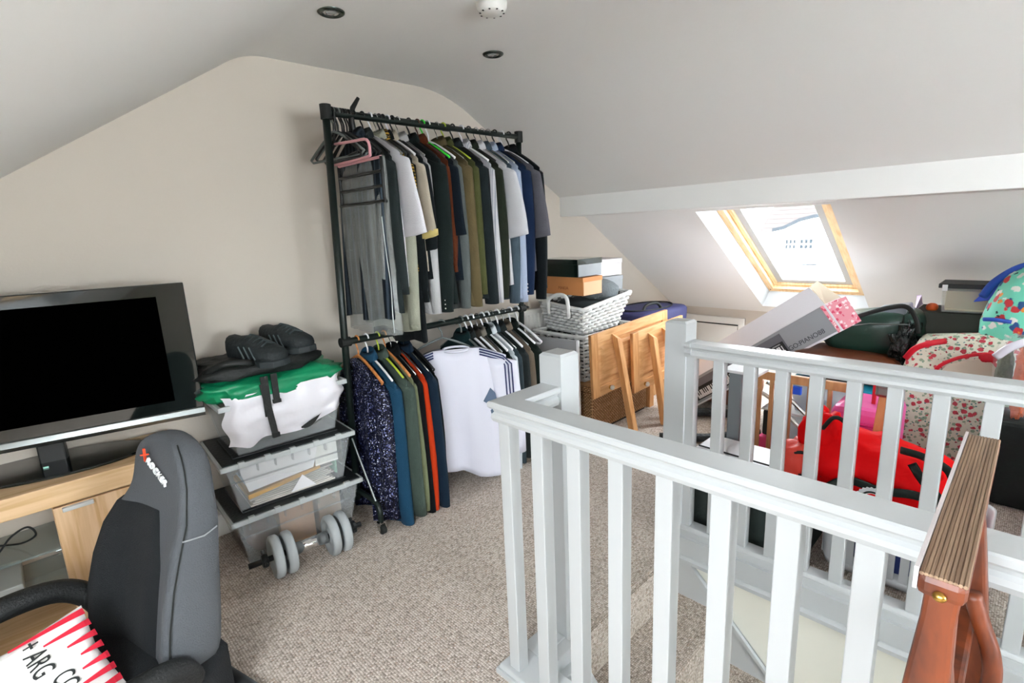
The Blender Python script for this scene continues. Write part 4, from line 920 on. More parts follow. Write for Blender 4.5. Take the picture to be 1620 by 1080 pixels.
sea = mat('woven_seagrass', '#b88a5c', .9); nt = sea.node_tree; N = nt.nodes; b = N['Principled BSDF']
tc = N.new('ShaderNodeTexCoord'); br = N.new('ShaderNodeTexBrick'); br.inputs['Scale'].default_value = 22; br.inputs['Color1'].default_value = C('#dcb082'); br.inputs['Color2'].default_value = C('#b98a58'); br.inputs['Mortar'].default_value = C('#5f3e20'); br.inputs['Mortar Size'].default_value = .06
sx_ = N.new('ShaderNodeSeparateXYZ'); cx_ = N.new('ShaderNodeCombineXYZ'); ad = N.new('ShaderNodeMath'); nt.links.new(tc.outputs['Object'], sx_.inputs[0]); nt.links.new(sx_.outputs[0], ad.inputs[0]); nt.links.new(sx_.outputs[1], ad.inputs[1]); nt.links.new(ad.outputs[0], cx_.inputs[0]); nt.links.new(sx_.outputs[2], cx_.inputs[1])
nt.links.new(cx_.outputs[0], br.inputs['Vector']); nt.links.new(br.outputs['Color'], b.inputs['Base Color'])
bp = N.new('ShaderNodeBump'); bp.invert = True; bp.inputs['Strength'].default_value = .8; nt.links.new(br.outputs['Fac'], bp.inputs['Height']); nt.links.new(bp.outputs[0], b.inputs['Normal'])
t = T('woven_chest', 'low brown seagrass chest under the white wicker baskets', 'chest', (2.95, 2.2, 0))
q = MB(); q.box(2.66, 3.34, 1.99, 2.5, .012, .29); t.part('body', q, sea, bevel=.01)
q = MB(); q.box(2.65, 3.35, 1.98, 2.51, .29, .335); t.part('lid', q, sea, bevel=.012)
q = MB(); q.box(2.67, 3.33, 2.0, 2.49, 0, .012); t.part('plinth', q, matblack)
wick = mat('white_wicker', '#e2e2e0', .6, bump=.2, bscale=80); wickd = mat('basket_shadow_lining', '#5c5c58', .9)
def wicker(name, label, bot, topc, rows, per, handle=None):
    # bot, topc: four corners each; woven strands run round horizontally over upright stakes
    c0 = sum((Vector(p) for p in bot), Vector())/4
    t = T(name, label, 'basket', tuple(c0))
    B_ = [Vector(p) for p in bot]; U = [Vector(p) for p in topc]
    def pt(v, s):                                   # v height 0..1, s 0..4 round the rim
        i = int(s) % 4; f_ = s-int(s); lo_ = B_[i].lerp(B_[(i+1) % 4], f_); hi_ = U[i].lerp(U[(i+1) % 4], f_); p = lo_.lerp(hi_, v)
        e = (U[(i+1) % 4]-U[i]).normalized(); n_ = Vector((e.y, -e.x, 0)); return p, n_
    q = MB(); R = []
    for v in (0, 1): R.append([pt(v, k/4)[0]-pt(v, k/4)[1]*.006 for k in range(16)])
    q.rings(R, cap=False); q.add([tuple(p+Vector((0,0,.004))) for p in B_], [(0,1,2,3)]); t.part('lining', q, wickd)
    for j in range(rows):
        q = MB(); pts = []; v = (j+.5)/rows
        for k in range(per*4*4):
            s = k/(per*4); p, n_ = pt(v, s); pts.append(p+n_*(.010*math.sin(2*PI*k/8+PI*(j % 2))+.004))
        hgt = (U[0]-B_[0]).length/rows*.40
        q.tube(pts, hgt, 5, closed=True); t.part('strand', q, wick, smooth=True)
    for k in range(per*2*4//4*2//2):
        s = 4*k/(per*2); p0, n_ = pt(0, s % 4); p1, _ = pt(1, s % 4); q = MB(); q.cyl(p0+n_*.003, p1+n_*.003, .0038, n=5); t.part('stake', q, wick)
    for v, r_ in ((1.0, .013), (.0, .009)):
        q = MB(); q.tube([pt(v, k/6)[0]+pt(v, k/6)[1]*.004 for k in range(24)], r_, 8, closed=True); t.part('rim', q, wick, smooth=True)
    if handle:
        q = MB(); q.tube(smoothpath(handle, 6), .013, 8); t.part('handle', q, wick, smooth=True)
    return t
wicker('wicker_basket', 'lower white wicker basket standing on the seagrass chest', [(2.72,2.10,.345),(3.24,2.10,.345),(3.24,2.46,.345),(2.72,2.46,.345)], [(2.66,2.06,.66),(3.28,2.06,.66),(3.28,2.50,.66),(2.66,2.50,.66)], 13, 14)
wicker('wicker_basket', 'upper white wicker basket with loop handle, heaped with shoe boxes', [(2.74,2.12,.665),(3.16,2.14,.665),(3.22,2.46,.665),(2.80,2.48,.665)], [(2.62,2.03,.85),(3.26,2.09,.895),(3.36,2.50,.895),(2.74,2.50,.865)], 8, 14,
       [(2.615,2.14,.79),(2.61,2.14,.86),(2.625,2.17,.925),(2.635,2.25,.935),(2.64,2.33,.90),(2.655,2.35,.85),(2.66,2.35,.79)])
def lbox(label, p, w_, d_, h_, rz, m_, lidm, lidh=.03, name='shoe_box', over=.004, ry=0):
    M = Matrix.Translation(p) @ Matrix.Rotation(rz, 4, 'Z') @ Matrix.Rotation(ry, 4, 'Y')
    t = T(name, label, 'shoe box', M=M, local=True)
    q = MB(); q.box(-w_/2, w_/2, -d_/2, d_/2, 0, h_-.004); t.part('base', q, m_, bevel=.0015)
    q = MB(); q.box(-w_/2-over, w_/2+over, -d_/2-over, d_/2+over, h_-lidh, h_); t.part('lid', q, lidm, bevel=.002)
    return t
org = mat('orange_box_card', '#cf8a52', .7, vary=.08); peach = mat('peach_box_card', '#e2b68e', .7); gloss_b = mat('glossy_black_card', '#10201b', .12, coat=.5)
mat('silver_box_card', '#8d9296', .35, vary=.3, vscale=6)
tb = lbox('orange shoe box with faint lettering, tilted in the upper wicker basket', (2.82,2.265,.925), .20, .34, .12, -.03, org, org, .03, ry=0)
text('lettering', 'MAKIA', .03, mat('faint_brown_print', '#9a5a34', .8), frame((-.1015,.0,.045), (0,-1,0), (0,0,1)), tb.e, ext=.0005)
q = MB(); q.box(-.095, .095, -.1745, -.171, .002, .09); tb.part('side_face', q, peach)
BB = lbox('glossy black shoe box lying on top of the orange shoe box', (2.79,2.265,1.052), .25, .34, .115, -.03, gloss_b, gloss_b, .035, ry=-.0); q = MB(); q.box(-.118, .118, -.1745, -.171, .002, .078); BB.part('silver_end', q, mat('silver_box_card'), label='silver end face')
lbox('white shoe box at the back right of the upper basket', (3.33,2.42,1.0), .26, .24, .125, -.15, mat('white_box_card', '#dedadb', .6), mat('white_box_card'), .035)
lbox('silver grey shoe box under the white shoe box', (3.33,2.42,.885), .27, .25, .11, -.15, mat('silver_box_card', '#8d9296', .35, vary=.3, vscale=6), mat('silver_box_card'), .03)
q = MB(); q.blob((3.04,2.20,.93), (.28,.24,.16), 2.3, .08, 2, 28, 16, seed=4, fn=lambda p: Vector((p.x, p.y, p.z*(1 if p.z < 0 else 1-.3*p.x))))
loose('woolly_hat', q, mat('grey_rib_knit', '#70777a', .95, bump=1, bscale=60, stretch=(1,4,1)), 'round grey ribbed woolly hat in the upper wicker basket', 'hat', smooth=True)
q = MB(); q.blob((2.98,2.28,.83), (.42,.30,.10), 3, .15, seed=8); loose('dark_cloth', q, mat('dark_grey_cloth', '#333a3b', .9), 'dark grey cloth filling the upper wicker basket', 'cloth', smooth=True)
# pine panels, each leaning on its own leg
def pine_panel(label, M, W_, H_, legs, knob):
    t = T('pine_cupboard_door', label, 'cupboard door', M=M, local=True)
    sw_ = .065; D = .022
    q = MB(); q.box(0, W_, -D, 0, H_-sw_, H_); t.part('rail', q, pine, bevel=.003)
    q = MB(); q.box(0, W_, -D, 0, 0, sw_); t.part('rail', q, pine, bevel=.003)
    for x in (0, W_-sw_):
        q = MB(); q.box(x, x+sw_, -D-.001, .001, 0, H_); t.part('stile', q, pinez, bevel=.003)
    q = MB(); q.box(sw_-.003, W_-sw_+.003, -D+.008, -.004, sw_-.003, H_-sw_+.003); t.part('raised_panel', q, pine)
    q = MB(); q.hexa([(sw_+.03,-D+.008,sw_+.03),(W_-sw_-.03,-D+.008,sw_+.03),(W_-sw_-.03,-D+.008,H_-sw_-.03),(sw_+.03,-D+.008,H_-sw_-.03)], [(sw_+.05,-D-.001,sw_+.05),(W_-sw_-.05,-D-.001,sw_+.05),(W_-sw_-.05,-D-.001,H_-sw_-.05),(sw_+.05,-D-.001,H_-sw_-.05)]); t.part('panel_field', q, pine)
    for xl, zb, sl_ in legs:
        q = MB(); q.hexa([(xl+sl_,-.16,zb),(xl+sl_+.045,-.16,zb),(xl+sl_+.045,-.115,zb),(xl+sl_,-.115,zb)], [(xl,-D-.045,H_-.055),(xl+.05,-D-.045,H_-.075),(xl+.05,-D,H_-.055),(xl,-D,H_-.03)]); t.part('leg', q, pinez, bevel=.003)
    q = MB(); q.blob((knob[0], -D-.018, knob[1]), (.034,.026,.034), 2.2, n=12, m=8); k_ = t.part('knob', q, seethrough('glass_knob', '#e8ece8', .3, .05), label='clear glass knob', smooth=False)
    q = MB(); q.cyl((knob[0], -D, knob[1]), (knob[0], -D-.012, knob[1]), .014, n=14); t.part('knob_plate', q, mat('brass', '#b8924a', .3, 1), under=k_)
    return t
pine_panel('left pine cupboard door with glass knob, leaning in front of the wicker baskets', frame((2.505,1.945,.30), (1,-.03,0), (.02,.10,1)) @ Matrix.Rotation(PI/2, 4, 'X') if False else Matrix.Translation((2.57,1.93,.29)) @ Matrix.Rotation(-.05, 4, 'Z') @ Matrix.Rotation(-.06, 4, 'Y') @ Matrix.Rotation(.0, 4, 'X'), .86, .42, [(.205,-.32,.03)], (.17,.035))
pine_panel('right pine cupboard door with glass knob, half behind the far newel post', Matrix.Translation((2.93,1.86,.25)) @ Matrix.Rotation(-.05, 4, 'Z') @ Matrix.Rotation(-.06, 4, 'Y'), .62, .42, [(.17,-.31,.0), (.34,-.24,.02)], (.13,.035))
# suitcase behind the panels
t = T('suitcase', 'navy blue fabric suitcase with black handle lying beyond the pine panels', 'suitcase', (3.85, 2.28, .5))
nvf = mat('navy_suitcase_fabric', '#2a2c58', .7, bump=.3, bscale=120)
q = MB(); q.blob((3.84, 2.30, .60), (.74,.44,.19), 6, .03, 2, 36, 14); t.part('shell', q, nvf, smooth=True)
q = MB(); q.tube([(3.84+.30*math.cos(a_), 2.30+.17*math.sin(a_), .697) for a_ in [2*PI*k/32 for k in range(32)]], .006, 6, closed=True); t.part('piping', q, matblack)
q = MB(); q.tube([(3.58+.12*math.cos(a_), 2.09, .60+.06*math.sin(a_)) for a_ in [2*PI*k/24 for k in range(24)]], .005, 6, closed=True); t.part('pocket_zip', q, matblack)
q = MB(); q.tube(smoothpath([(3.62,2.2,.69),(3.66,2.19,.735),(3.78,2.17,.74),(3.84,2.16,.69)],6), .012, 8); t.part('handle', q, matblack, smooth=True)
q = MB(); q.box(3.52, 4.14, 2.1, 2.5, 0, .505); loose('carton', q, card, 'large brown carton under the navy suitcase', 'box', bevel=.004)
q = MB(); q.tube([(3.42,1.95,.76),(3.44,2.5,.76)], .02, 4) if False else q.box(3.37,3.43,1.98,2.5,.0,.60); loose('pine_offcut', q, pinez, 'upright pine board between the wicker basket and the suitcase', 'board', bevel=.003)

# ================================================================== THE HEAP UNDER THE SKYLIGHT
q = MB(); q.blob((3.98,1.74,.075), (.55,.62,.15), 5, .04, 2); loose('floor_cushion', q, mat('brown_suede', '#8a5f4c', .95, bump=.3, bscale=60), 'flat brown suede floor cushion on the carpet near the knee wall hatch', 'cushion', smooth=True)
for i, (pts, r_) in enumerate((([(3.25,1.72,.03),(3.38,1.62,.04),(3.50,1.50,.03),(3.52,1.36,.03),(3.40,1.30,.03)], .03), ([(2.85,1.60,.03),(2.95,1.46,.03),(3.05,1.34,.03),(3.2,1.24,.03),(3.3,1.15,.04)], .026))):
    q = MB(); q.tube(smoothpath(pts, 8), r_, 10); loose('vacuum_hose', q, mat('ribbed_black_hose', '#262d30', .5, bump=1, bscale=50), ('black ribbed hose curving on the carpet beside the brown cushion', 'second black hose on the carpet nearer the balustrade')[i], 'hose', smooth=True)
# keyboard carton: long box leaning up to the right
AX = Vector((0, -.80, .60)); NV = Vector((0, .60, .80))
PB = frame((3.50, 0, 0), AX, (1, 0, 0)); O_ = Vector((3.50, 1.836, .153))
PBM = Matrix((AX, Vector((1,0,0)), NV)).transposed().to_4x4(); PBM.translation = O_-NV*.19
t = T('keyboard_carton', 'long white and grey cardboard carton of a digital piano leaning up towards the skylight', 'box', M=PBM, local=True)
LB, WB, HB = 1.18, .33, .185
wcard = mat('white_gloss_card', '#e4e4ea', .35); gcard = mat('grey_print_card', '#9a9ea3', .4)
q = MB(); q.box(0, LB, 0, WB, 0, HB)
t.part('box', q, wcard, bevel=.002)
q = MB(); q.box(.0, LB-.03, -.002, 0, .012, HB-.002); sf = t.part('printed_side', q, gcard)
q = MB(); q.hexa([(LB,0,HB),(LB+.004,0,HB),(LB+.004,WB,HB),(LB,WB,HB)], [(LB-.02,.03,HB+.135),(LB-.016,.03,HB+.135),(LB+.0,.16,HB+.15),(LB-.004,.16,HB+.15)]); t.part('flap', q, mat('beige_card_inside', '#cfc0aa', .8), label='raised flap showing the beige inside')
q = MB(); q.box(LB, LB+.008, .004, WB-.004, .004, HB-.004); pk = t.part('end_panel', q, voro_mat('pink_print', '#ee9aa8', [('#fbe4e8', 45, .34), ('#e2506e', 30, .26)], 1.0, .5), label='pink printed end panel')
q = MB(); q.hexa([(LB-.03,-.003,0),(LB+.10,.02,.0),(LB+.10,.023,.0),(LB-.03,.0,0)], [(LB-.03,-.003,HB),(LB+.11,.02,HB-.02),(LB+.11,.023,HB-.02),(LB-.03,0,HB)]); t.part('side_flap', q, mat('pink_print'), label='pink printed side flap')
TM = Matrix(((1,0,0),(0,0,1),(0,1,0))).transposed()
def side_mat(x, z): return frame((x, -.0025, z), (1,0,0), (0,0,1))
q = MB(); q.hexa([(0,-.002,HB),(LB,-.002,HB),(LB,.002,HB),(0,.002,HB)], [(.0,.018,HB+.135),(LB-.02,.018,HB+.135),(LB-.02,.022,HB+.135),(.0,.022,HB+.135)]); t.part('open_lid', q, wcard, label='white lid standing open along the carton')
text('lettering', 'GO:PIANO88', .041, mat('dark_print', '#3c4146', .5), side_mat(LB-.205, .05), t.e, sx=1.0)
pc = mat('print_black', '#1c1f22', .4); pw = mat('print_white', '#e8e8ea', .4); pg = mat('print_midgrey', '#6c6c74', .4)
q = MB(); q.box(-.0+.10, .86, -.004, -.002, .028, .165); pic = t.part('keyboard_picture', q, pg)
q = MB(); q.box(.11, .85, -.005, -.004, .028, .115); t.part('picture_body', q, pc, under=pic)
for k in range(44):
    x = .125+.0162*k; q = MB(); q.box(x, x+.0145, -.006, -.005, .036, .092); t.part('white_key', q, pw, under=pic)
    if k % 7 not in (2, 6): q = MB(); q.box(x+.0105, x+.019, -.007, -.006, .058, .092); t.part('black_key', q, pc, under=pic)
text('lettering', 'GO:PIANO', .012, pw, side_mat(.80, .103) @ Matrix.Translation((0,0,.003)), t.e)
# holdall etc.
dg = mat('dark_green_leatherette', '#1f3a31', .3, bump=.25, bscale=18, vary=.25, vscale=5)
t = T('holdall', 'shiny dark green holdall beside the upper end of the piano carton', 'bag', (3.6, .74, .65))
q = MB(); q.blob((3.72, .68, .68), (.36,.50,.27), 3.4, .08, 1.6, 36, 18, seed=3, fn=lambda p: Vector((p.x, p.y, p.z*(1-.35*p.y) if p.z > 0 else p.z))); t.part('body', q, dg, smooth=True)
q = MB(); q.hexa([(3.57,.66,.785),(3.57,.50,.80),(3.82,.50,.80),(3.82,.66,.785)], [(3.60,.65,.83),(3.60,.505,.86),(3.80,.505,.86),(3.80,.65,.83)]); t.part('flap', q, mat('grey_sheen_fabric', '#6b6f78', .3), bevel=.01)
q = MB(); q.tube(smoothpath([(3.54,.76,.77),(3.56,.68,.81),(3.57,.58,.85),(3.56,.50,.86),(3.54,.45,.80),(3.54,.43,.72)],6), .013, 8, flat=.5); t.part('strap', q, matblack, smooth=True)
q = MB(); q.tube([(3.54,.80,.72),(3.533,.66,.755),(3.54,.48,.765)], .004, 6); t.part('zip', q, steel)
t = T('leather_bag', 'flat tan leather bag under the dark green holdall', 'bag', (3.6, .74, .52))
q = MB(); q.blob((3.58, .76, .495), (.40,.58,.18), 3.5, .08, 2.2, 32, 12, seed=6); t.part('body', q, mat('tan_leather', '#6b3a24', .35, vary=.3, vscale=6, bump=.2, bscale=20), smooth=True)
q = MB(); q.tube(smoothpath([(3.38,.56,.56),(3.36,.53,.50),(3.36,.49,.47),(3.38,.46,.53)],6), .012, 8); t.part('handle', q, mat('tan_leather'), smooth=True)
bxb = seethrough('frosted_box_plastic', '#cfdde6', .5, .25)
t = T('storage_box', 'clear box with turquoise lid under the leather bag, seen through the far balusters', 'storage box', (3.55, .74, .19))
q = MB(); q.tray(3.34, 3.76, .52, 1.0, .205, .388, .03, .004); t.part('tub', q, bxb)
q = MB(); q.box(3.33, 3.77, .51, 1.01, .386, .407); t.part('lid', q, mat('turquoise_lid', '#22a8d0', .35), label='turquoise lid', bevel=.004)
q = MB(); q.box(3.32, 3.345, .93, .99, .32, .37); t.part('clip', q, mat('bright_blue_clip', '#2458d8', .4), label='bright blue clip', bevel=.004)
for i, (c_, s_, col_, nm) in enumerate((((3.42,.90,.26),(.10,.14,.09),'#5a4a48','dark bundle'), ((3.42,.66,.28),(.12,.16,.12),'#3c5a66','slate blue toy'), ((3.42,.60,.25),(.1,.12,.05),'#d8b63a','yellow toy'))):
    q = MB(); q.blob(c_, s_, 2.8, .15, seed=i+3, n=16, m=10); loose('toy', q, mat('toy_%d_colour' % i, col_, .5), nm+' inside the turquoise lidded box', 'toy', smooth=True)
t = T('storage_box', 'clear box with white lid on the carpet, under the turquoise lidded box', 'storage box', (3.55, .78, 0))
q = MB(); q.tray(3.34, 3.76, .54, 1.02, 0, .185, .03, .004); t.part('tub', q, bxb)
q = MB(); q.box(3.32, 3.78, .52, 1.04, .18, .20); t.part('lid', q, mat('white_lid', '#dfe0e4', .4), bevel=.004)
# wooden cot side
t = T('cot_side', 'beech wooden cot side with upright slats behind the far balustrade', 'cot side', (2.8, .75, 0))
q = MB(); q.hexa([(2.79,.545,.54),(2.815,.545,.54),(2.815,1.0,.54),(2.79,1.0,.54)], [(2.79,.545,.585),(2.815,.545,.585),(2.815,1.0,.585),(2.79,1.0,.585)]); t.part('rail', q, cotw, bevel=.004)
q = MB(); q.box(2.79, 2.815, .545, 1.0, .0, .05); t.part('rail', q, cotw, bevel=.004)
for y in (.985, .925, .835, .745, .655, .57):
    q = MB(); q.box(2.793, 2.811, y-.010, y+.010, .045, .545); t.part('slat', q, cotw, bevel=.004)
t = T('stand_leg', 'tall grey metal column standing beyond the second baluster', 'stand', (2.45, .98, 0))
q = MB(); q.box(2.43, 2.50, .94, 1.00, .0, .655); t.part('column', q, mat('grey_metal_paint', '#80888c', .4), bevel=.004)
q = MB(); q.box(2.42, 2.55, .86, 1.03, .655, .67); t.part('top_plate', q, paper, bevel=.003)
# doll's pushchair
t = T('toy_pushchair', 'small toy pushchair with chrome tubes and pink seat behind the cot side', 'pushchair', (3.0, .93, 0))
q = MB(); q.tube(smoothpath([(2.95,1.06,.43),(2.95,.98,.39),(2.95,.88,.31),(2.95,.78,.22),(2.97,.70,.12)],6), .012, 8); t.part('frame_tube', q, chrome, smooth=True)
q = MB(); q.tube(smoothpath([(3.12,1.06,.43),(3.12,.98,.39),(3.12,.88,.31),(3.12,.78,.22),(3.12,.70,.12)],6), .012, 8); t.part('frame_tube', q, chrome, smooth=True)
q = MB(); q.box(2.97, 3.1, .93, 1.02, .16, .31); t.part('seat_back', q, matblack, bevel=.01)
q = MB(); q.box(2.97, 3.1, .92, 1.03, .31, .318); t.part('trim', q, chrome)
q = MB(); q.box(2.96, 3.1, .92, 1.04, .03, .15); t.part('seat', q, mat('hot_pink_fabric', '#e0457c', .7), bevel=.01)
q = MB(); q.tube([(2.945, .90+.06*math.cos(a_), .07+.06*math.sin(a_)) for a_ in [2*PI*k/24 for k in range(24)]], .012, 8, closed=True); wl = t.part('wheel', q, matblack, smooth=True)
q = MB(); q.cyl((2.935,.90,.07), (2.955,.90,.07), .045, n=20); t.part('hub', q, mat('pale_green_hub', '#a8c8b4', .4), under=wl)
# black crate with papers just behind the far balustrade
t = T('storage_crate', 'black plastic crate just behind the far balustrade by the newel post', 'crate', (2.3, .76, 0))
q = MB(); q.taper(2.09, 2.40, .53, 1.06, 0, .30, .01); t.part('body', q, mat('dark_crate_plastic', '#3a4542', .8, bump=.3, bscale=80), bevel=.006)
q = MB(); q.box(2.08, 2.41, .52, 1.07, .29, .305); t.part('rim', q, mat('dark_crate_plastic'), bevel=.004)
q = MB(); q.box(2.09, 2.40, .55, 1.05, .308, .332); kb = T('toy_keyboard', 'white keyboard with black controls lying on the black crate', 'keyboard', (2.25,.8,.308)); kb.part('body', q, mat('keyboard_white', '#d9dade', .35), bevel=.005)
rr = random.Random(3)
for k in range(26):
    y = .57+.018*k; q = MB(); q.box(2.10+.02*(k % 3), 2.13+.02*(k % 3), y, y+.008, .332, .337); kb.part('control', q, (matblack, chrome)[k % 3 == 0])
q = MB(); q.tube([(2.2,.56,.338),(2.22,1.04,.338)], .004, 6); kb.part('slider_track', q, matblack)
# laundry basket with slots
t = T('laundry_basket', 'white plastic laundry basket with long slots behind the far balustrade', 'basket', (2.35, .29, 0))
lwm = mat('laundry_white_plastic', '#d6d8da', .4)
q = MB()
def rrect(x0, x1, y0, y1, r, z, n=5):
    P_ = []
    for cx, cy, a0 in ((x1-r,y1-r,0),(x0+r,y1-r,PI/2),(x0+r,y0+r,PI),(x1-r,y0+r,1.5*PI)):
        for k in range(n+1): a_ = a0+PI/2*k/n; P_.append((cx+r*math.cos(a_), cy+r*math.sin(a_), z))
    return P_
x0, x1, y0, y1 = 2.14, 2.52, .02, .505
q.rings([rrect(x0+.05,x1-.05,y0+.05,y1-.05,.04,.002), rrect(x0+.02,x1-.02,y0+.02,y1-.02,.06,.012), rrect(x0+.012,x1-.012,y0+.012,y1-.012,.06,.05)], cap=True); t.part('base', q, lwm, smooth=True)
q = MB(); q.rings([rrect(x0+.0,x1-.0,y0+.0,y1-.0,.06,.20), rrect(x0-.004,x1+.004,y0-.004,y1+.004,.06,.27), rrect(x0-.014,x1+.014,y0-.014,y1+.014,.06,.275), rrect(x0-.014,x1+.014,y0-.014,y1+.014,.06,.26)], cap=False); t.part('rim', q, lwm, smooth=True)
for k in range(9):
    y = y0+.07+.0428*k; q = MB(); q.hexa([(x0+.012,y-.0135,.045),(x0+.017,y-.0135,.045),(x0+.017,y+.0135,.045),(x0+.012,y+.0135,.045)], [(x0+.0,y-.0135,.205),(x0+.005,y-.0135,.205),(x0+.005,y+.0135,.205),(x0,y+.0135,.205)]); t.part('slat', q, lwm)
for s in (y0+.012, y1-.017):
    for k in range(8):
        x = x0+.06+.036*k; q = MB(); q.box(x-.009, x+.009, s, s+.005, .045, .21); t.part('slat', q, lwm)
for cx, cy, a0 in ((x0+.072,y1-.072,PI/2),(x0+.072,y0+.072,PI)):
    q = MB(); R = []
    for z, o_ in ((.045,.06),(.21,.07)):
        R.append([(cx+o_*math.cos(a0+PI/2*k/6), cy+o_*math.sin(a0+PI/2*k/6), z) for k in range(7)])
    q.rings(R, close=False, cap=False); t.part('corner', q, lwm, smooth=True)
for i, (c_, s_, col_, nm) in enumerate((((2.30,.40,.13),(.24,.16,.19),'#1f2c66','navy and red'), ((2.30,.25,.12),(.24,.18,.17),'#3a4a8c','blue'), ((2.28,.12,.12),(.22,.17,.17),'#dcdfe8','white'))):
    q = MB(); q.blob(c_, s_, 3, .12, seed=i+9, n=20, m=12); loose('laundry', q, mat('laundry_%d_cloth' % i, col_, .9, vary=.3, vscale=12), nm+' clothes bundled inside the white laundry basket', 'clothes', smooth=True)
# red football bag on top
t = T('sports_bag', 'bright red sports bag with black bands and a round white badge on the laundry basket', 'bag', (2.33, .38, .29))
rd = mat('red_nylon', '#ee0008', .6, bump=.4, bscale=16, spec=.15)
q = MB(); q.blob((2.36,.375,.385), (.36,.50,.25), 3, .16, 2.0, 40, 20, seed=11, fn=lambda p: Vector((p.x*(1-.15*max(0,p.z)), p.y, p.z*(1+.38*p.y) if p.z > 0 else p.z))); t.part('body', q, rd, smooth=True)
q = MB(); q.blob((2.30,.56,.47), (.13,.15,.26), 2.6, .25, 2.2, 24, 14, seed=12); t.part('folded_flap', q, rd, smooth=True)
q = MB(); q.blob((2.26,.63,.38), (.16,.12,.16), 2.6, .25, 2.2, 24, 14, seed=15); t.part('side_pocket', q, mat('salmon_red_nylon', '#e8402f', .5, bump=.3, bscale=16), smooth=True)
bk = mat('black_webbing', '#12201b', .7)
q = MB(); q.tube(smoothpath([(2.245,.54,.54),(2.23,.50,.60),(2.235,.46,.58),(2.24,.45,.50)],6), .008, 8); t.part('edge_piping', q, bk, smooth=True)
q = MB(); q.tube(smoothpath([(2.25,.66,.36),(2.20,.62,.43),(2.22,.56,.42),(2.215,.52,.35)],6), .007, 8); t.part('edge_piping', q, bk, smooth=True)
q = MB(); q.tube(smoothpath([(2.17,.50,.32),(2.165,.42,.385),(2.16,.32,.38),(2.165,.22,.395),(2.175,.12,.38)],6), .017, 8, flat=.25); t.part('band', q, bk, smooth=True)
q = MB(); q.tube(smoothpath([(2.19,.24,.50),(2.175,.20,.45),(2.17,.15,.40),(2.18,.12,.33)],6), .015, 8, flat=.3); t.part('band', q, bk, smooth=True)
q = MB(); q.tube(smoothpath([(2.22,.28,.53),(2.20,.21,.53),(2.20,.14,.50),(2.20,.11,.42)],6), .014, 8, flat=.3); t.part('band', q, bk, smooth=True)
CM_ = frame((2.158,.335,.335), (0,-1,0), (-.15,0,1))
def disc(r0, r1, m_, nm, z, n=32, teeth=0, under=None):
    q = MB(); R = [[(r*(1+(.09 if teeth and k % 2 else 0))*math.cos(2*PI*k/n), r*(1+(.09 if teeth and k % 2 else 0))*math.sin(2*PI*k/n), zz) for k in range(n)] for r, zz in ((r0, z), (r0, z+.002), (r1, z+.002))]
    q.rings(R, cap=(r1 == 0)); o = MB(); o.v = [CM_ @ p for p in q.v]; o.f = q.f; return t.part(nm, o, m_, under=under)
if True:
    bd = disc(.052, .0005, paper, 'badge', .0, 48, 1)
    disc(.040, .034, bk, 'badge_ring', .003, under=bd); disc(.030, .0005, rd, 'badge_centre', .003, under=bd); disc(.016, .0005, bk, 'badge_dot', .006, under=bd)
# pink case and stand leg
t = T('pink_case', 'bright pink hard case behind the red sports bag', 'suitcase', (2.75, .5, 0))
pkm = mat('bright_pink_plastic', '#ee5aa6', .35)
q = MB(); q.hexa([(2.62,.36,.0),(2.9,.36,.0),(2.9,.70,.0),(2.62,.70,.0)], [(2.62,.36,.53),(2.9,.36,.53),(2.9,.60,.53),(2.62,.60,.53)]); t.part('shell', q, pkm, bevel=.03)
q = MB(); q.tube([(2.612,.37,.46),(2.612,.62,.46),(2.612,.68,.36)], .008, 8); t.part('rib', q, mat('deep_pink_plastic', '#d81f7a', .4)); q = MB(); q.tube([(2.612,.37,.43),(2.612,.64,.43)], .008, 8); t.part('rib', q, mat('pale_pink_plastic', '#f7a0cc', .4))
t = T('trestle_leg', 'tan wooden strut with a grey metal hinge beside the floral bag', 'strut', (2.62, .42, 0))
q = MB(); q.hexa([(2.55,.415,.0),(2.57,.415,.0),(2.57,.455,.0),(2.55,.455,.0)], [(2.55,.375,.64),(2.57,.375,.64),(2.57,.415,.64),(2.55,.415,.64)]); t.part('strut', q, cotw, bevel=.004)
q = MB(); q.box(2.535, 2.56, .355, .43, .62, .70); hg = t.part('hinge', q, steel, label='grey metal hinge', bevel=.012)
q = MB(); q.tube([(2.53, .40+.028*math.cos(a_), .69+.025*math.sin(a_)) for a_ in [2*PI*k/20 for k in range(20)]], .004, 6, closed=True); t.part('hinge_ring', q, steel, under=hg)
q = MB(); q.box(2.72, 2.74, .455, .47, .0, .62); loose('red_rod', q, mat('deep_red_paint', '#c01828', .4), 'thin red upright rod between the pink case and the tan strut', 'rod', bevel=.002)
# floral bag
flo = voro_mat('rose_print', '#dedccb', [('#8fa58a', 38, .30), ('#5c8a86', 46, .18), ('#c23a48', 30, .32), ('#8e2430', 30, .12)], 1.0, .45)
t = T('floral_bag', 'tall laundry bag printed with small red roses on cream', 'bag', (3.5, .25, 0))
q = MB()
def fr(z, x0, x1, y0, y1, r=.03): return rrect(x0, x1, y0, y1, r, z, 4)
q.rings([fr(0,3.42,3.80,.00,.46), fr(.02,3.41,3.81,.0,.47), fr(.30,3.40,3.82,-.01,.475), fr(.52,3.41,3.80,.0,.475), fr(.60,3.43,3.76,.01,.46), [(p[0], p[1], p[2]+.035*math.sin(p[1]*14)) for p in fr(.71,3.49,3.66,.03,.42,.02)], [(p[0], p[1], p[2]+.03*math.sin(p[1]*14)) for p in fr(.735,3.53,3.60,.05,.40,.015)]]); t.part('body', q, flo, smooth=True)
rib = mat('scarlet_ribbon', '#d8142c', .5)
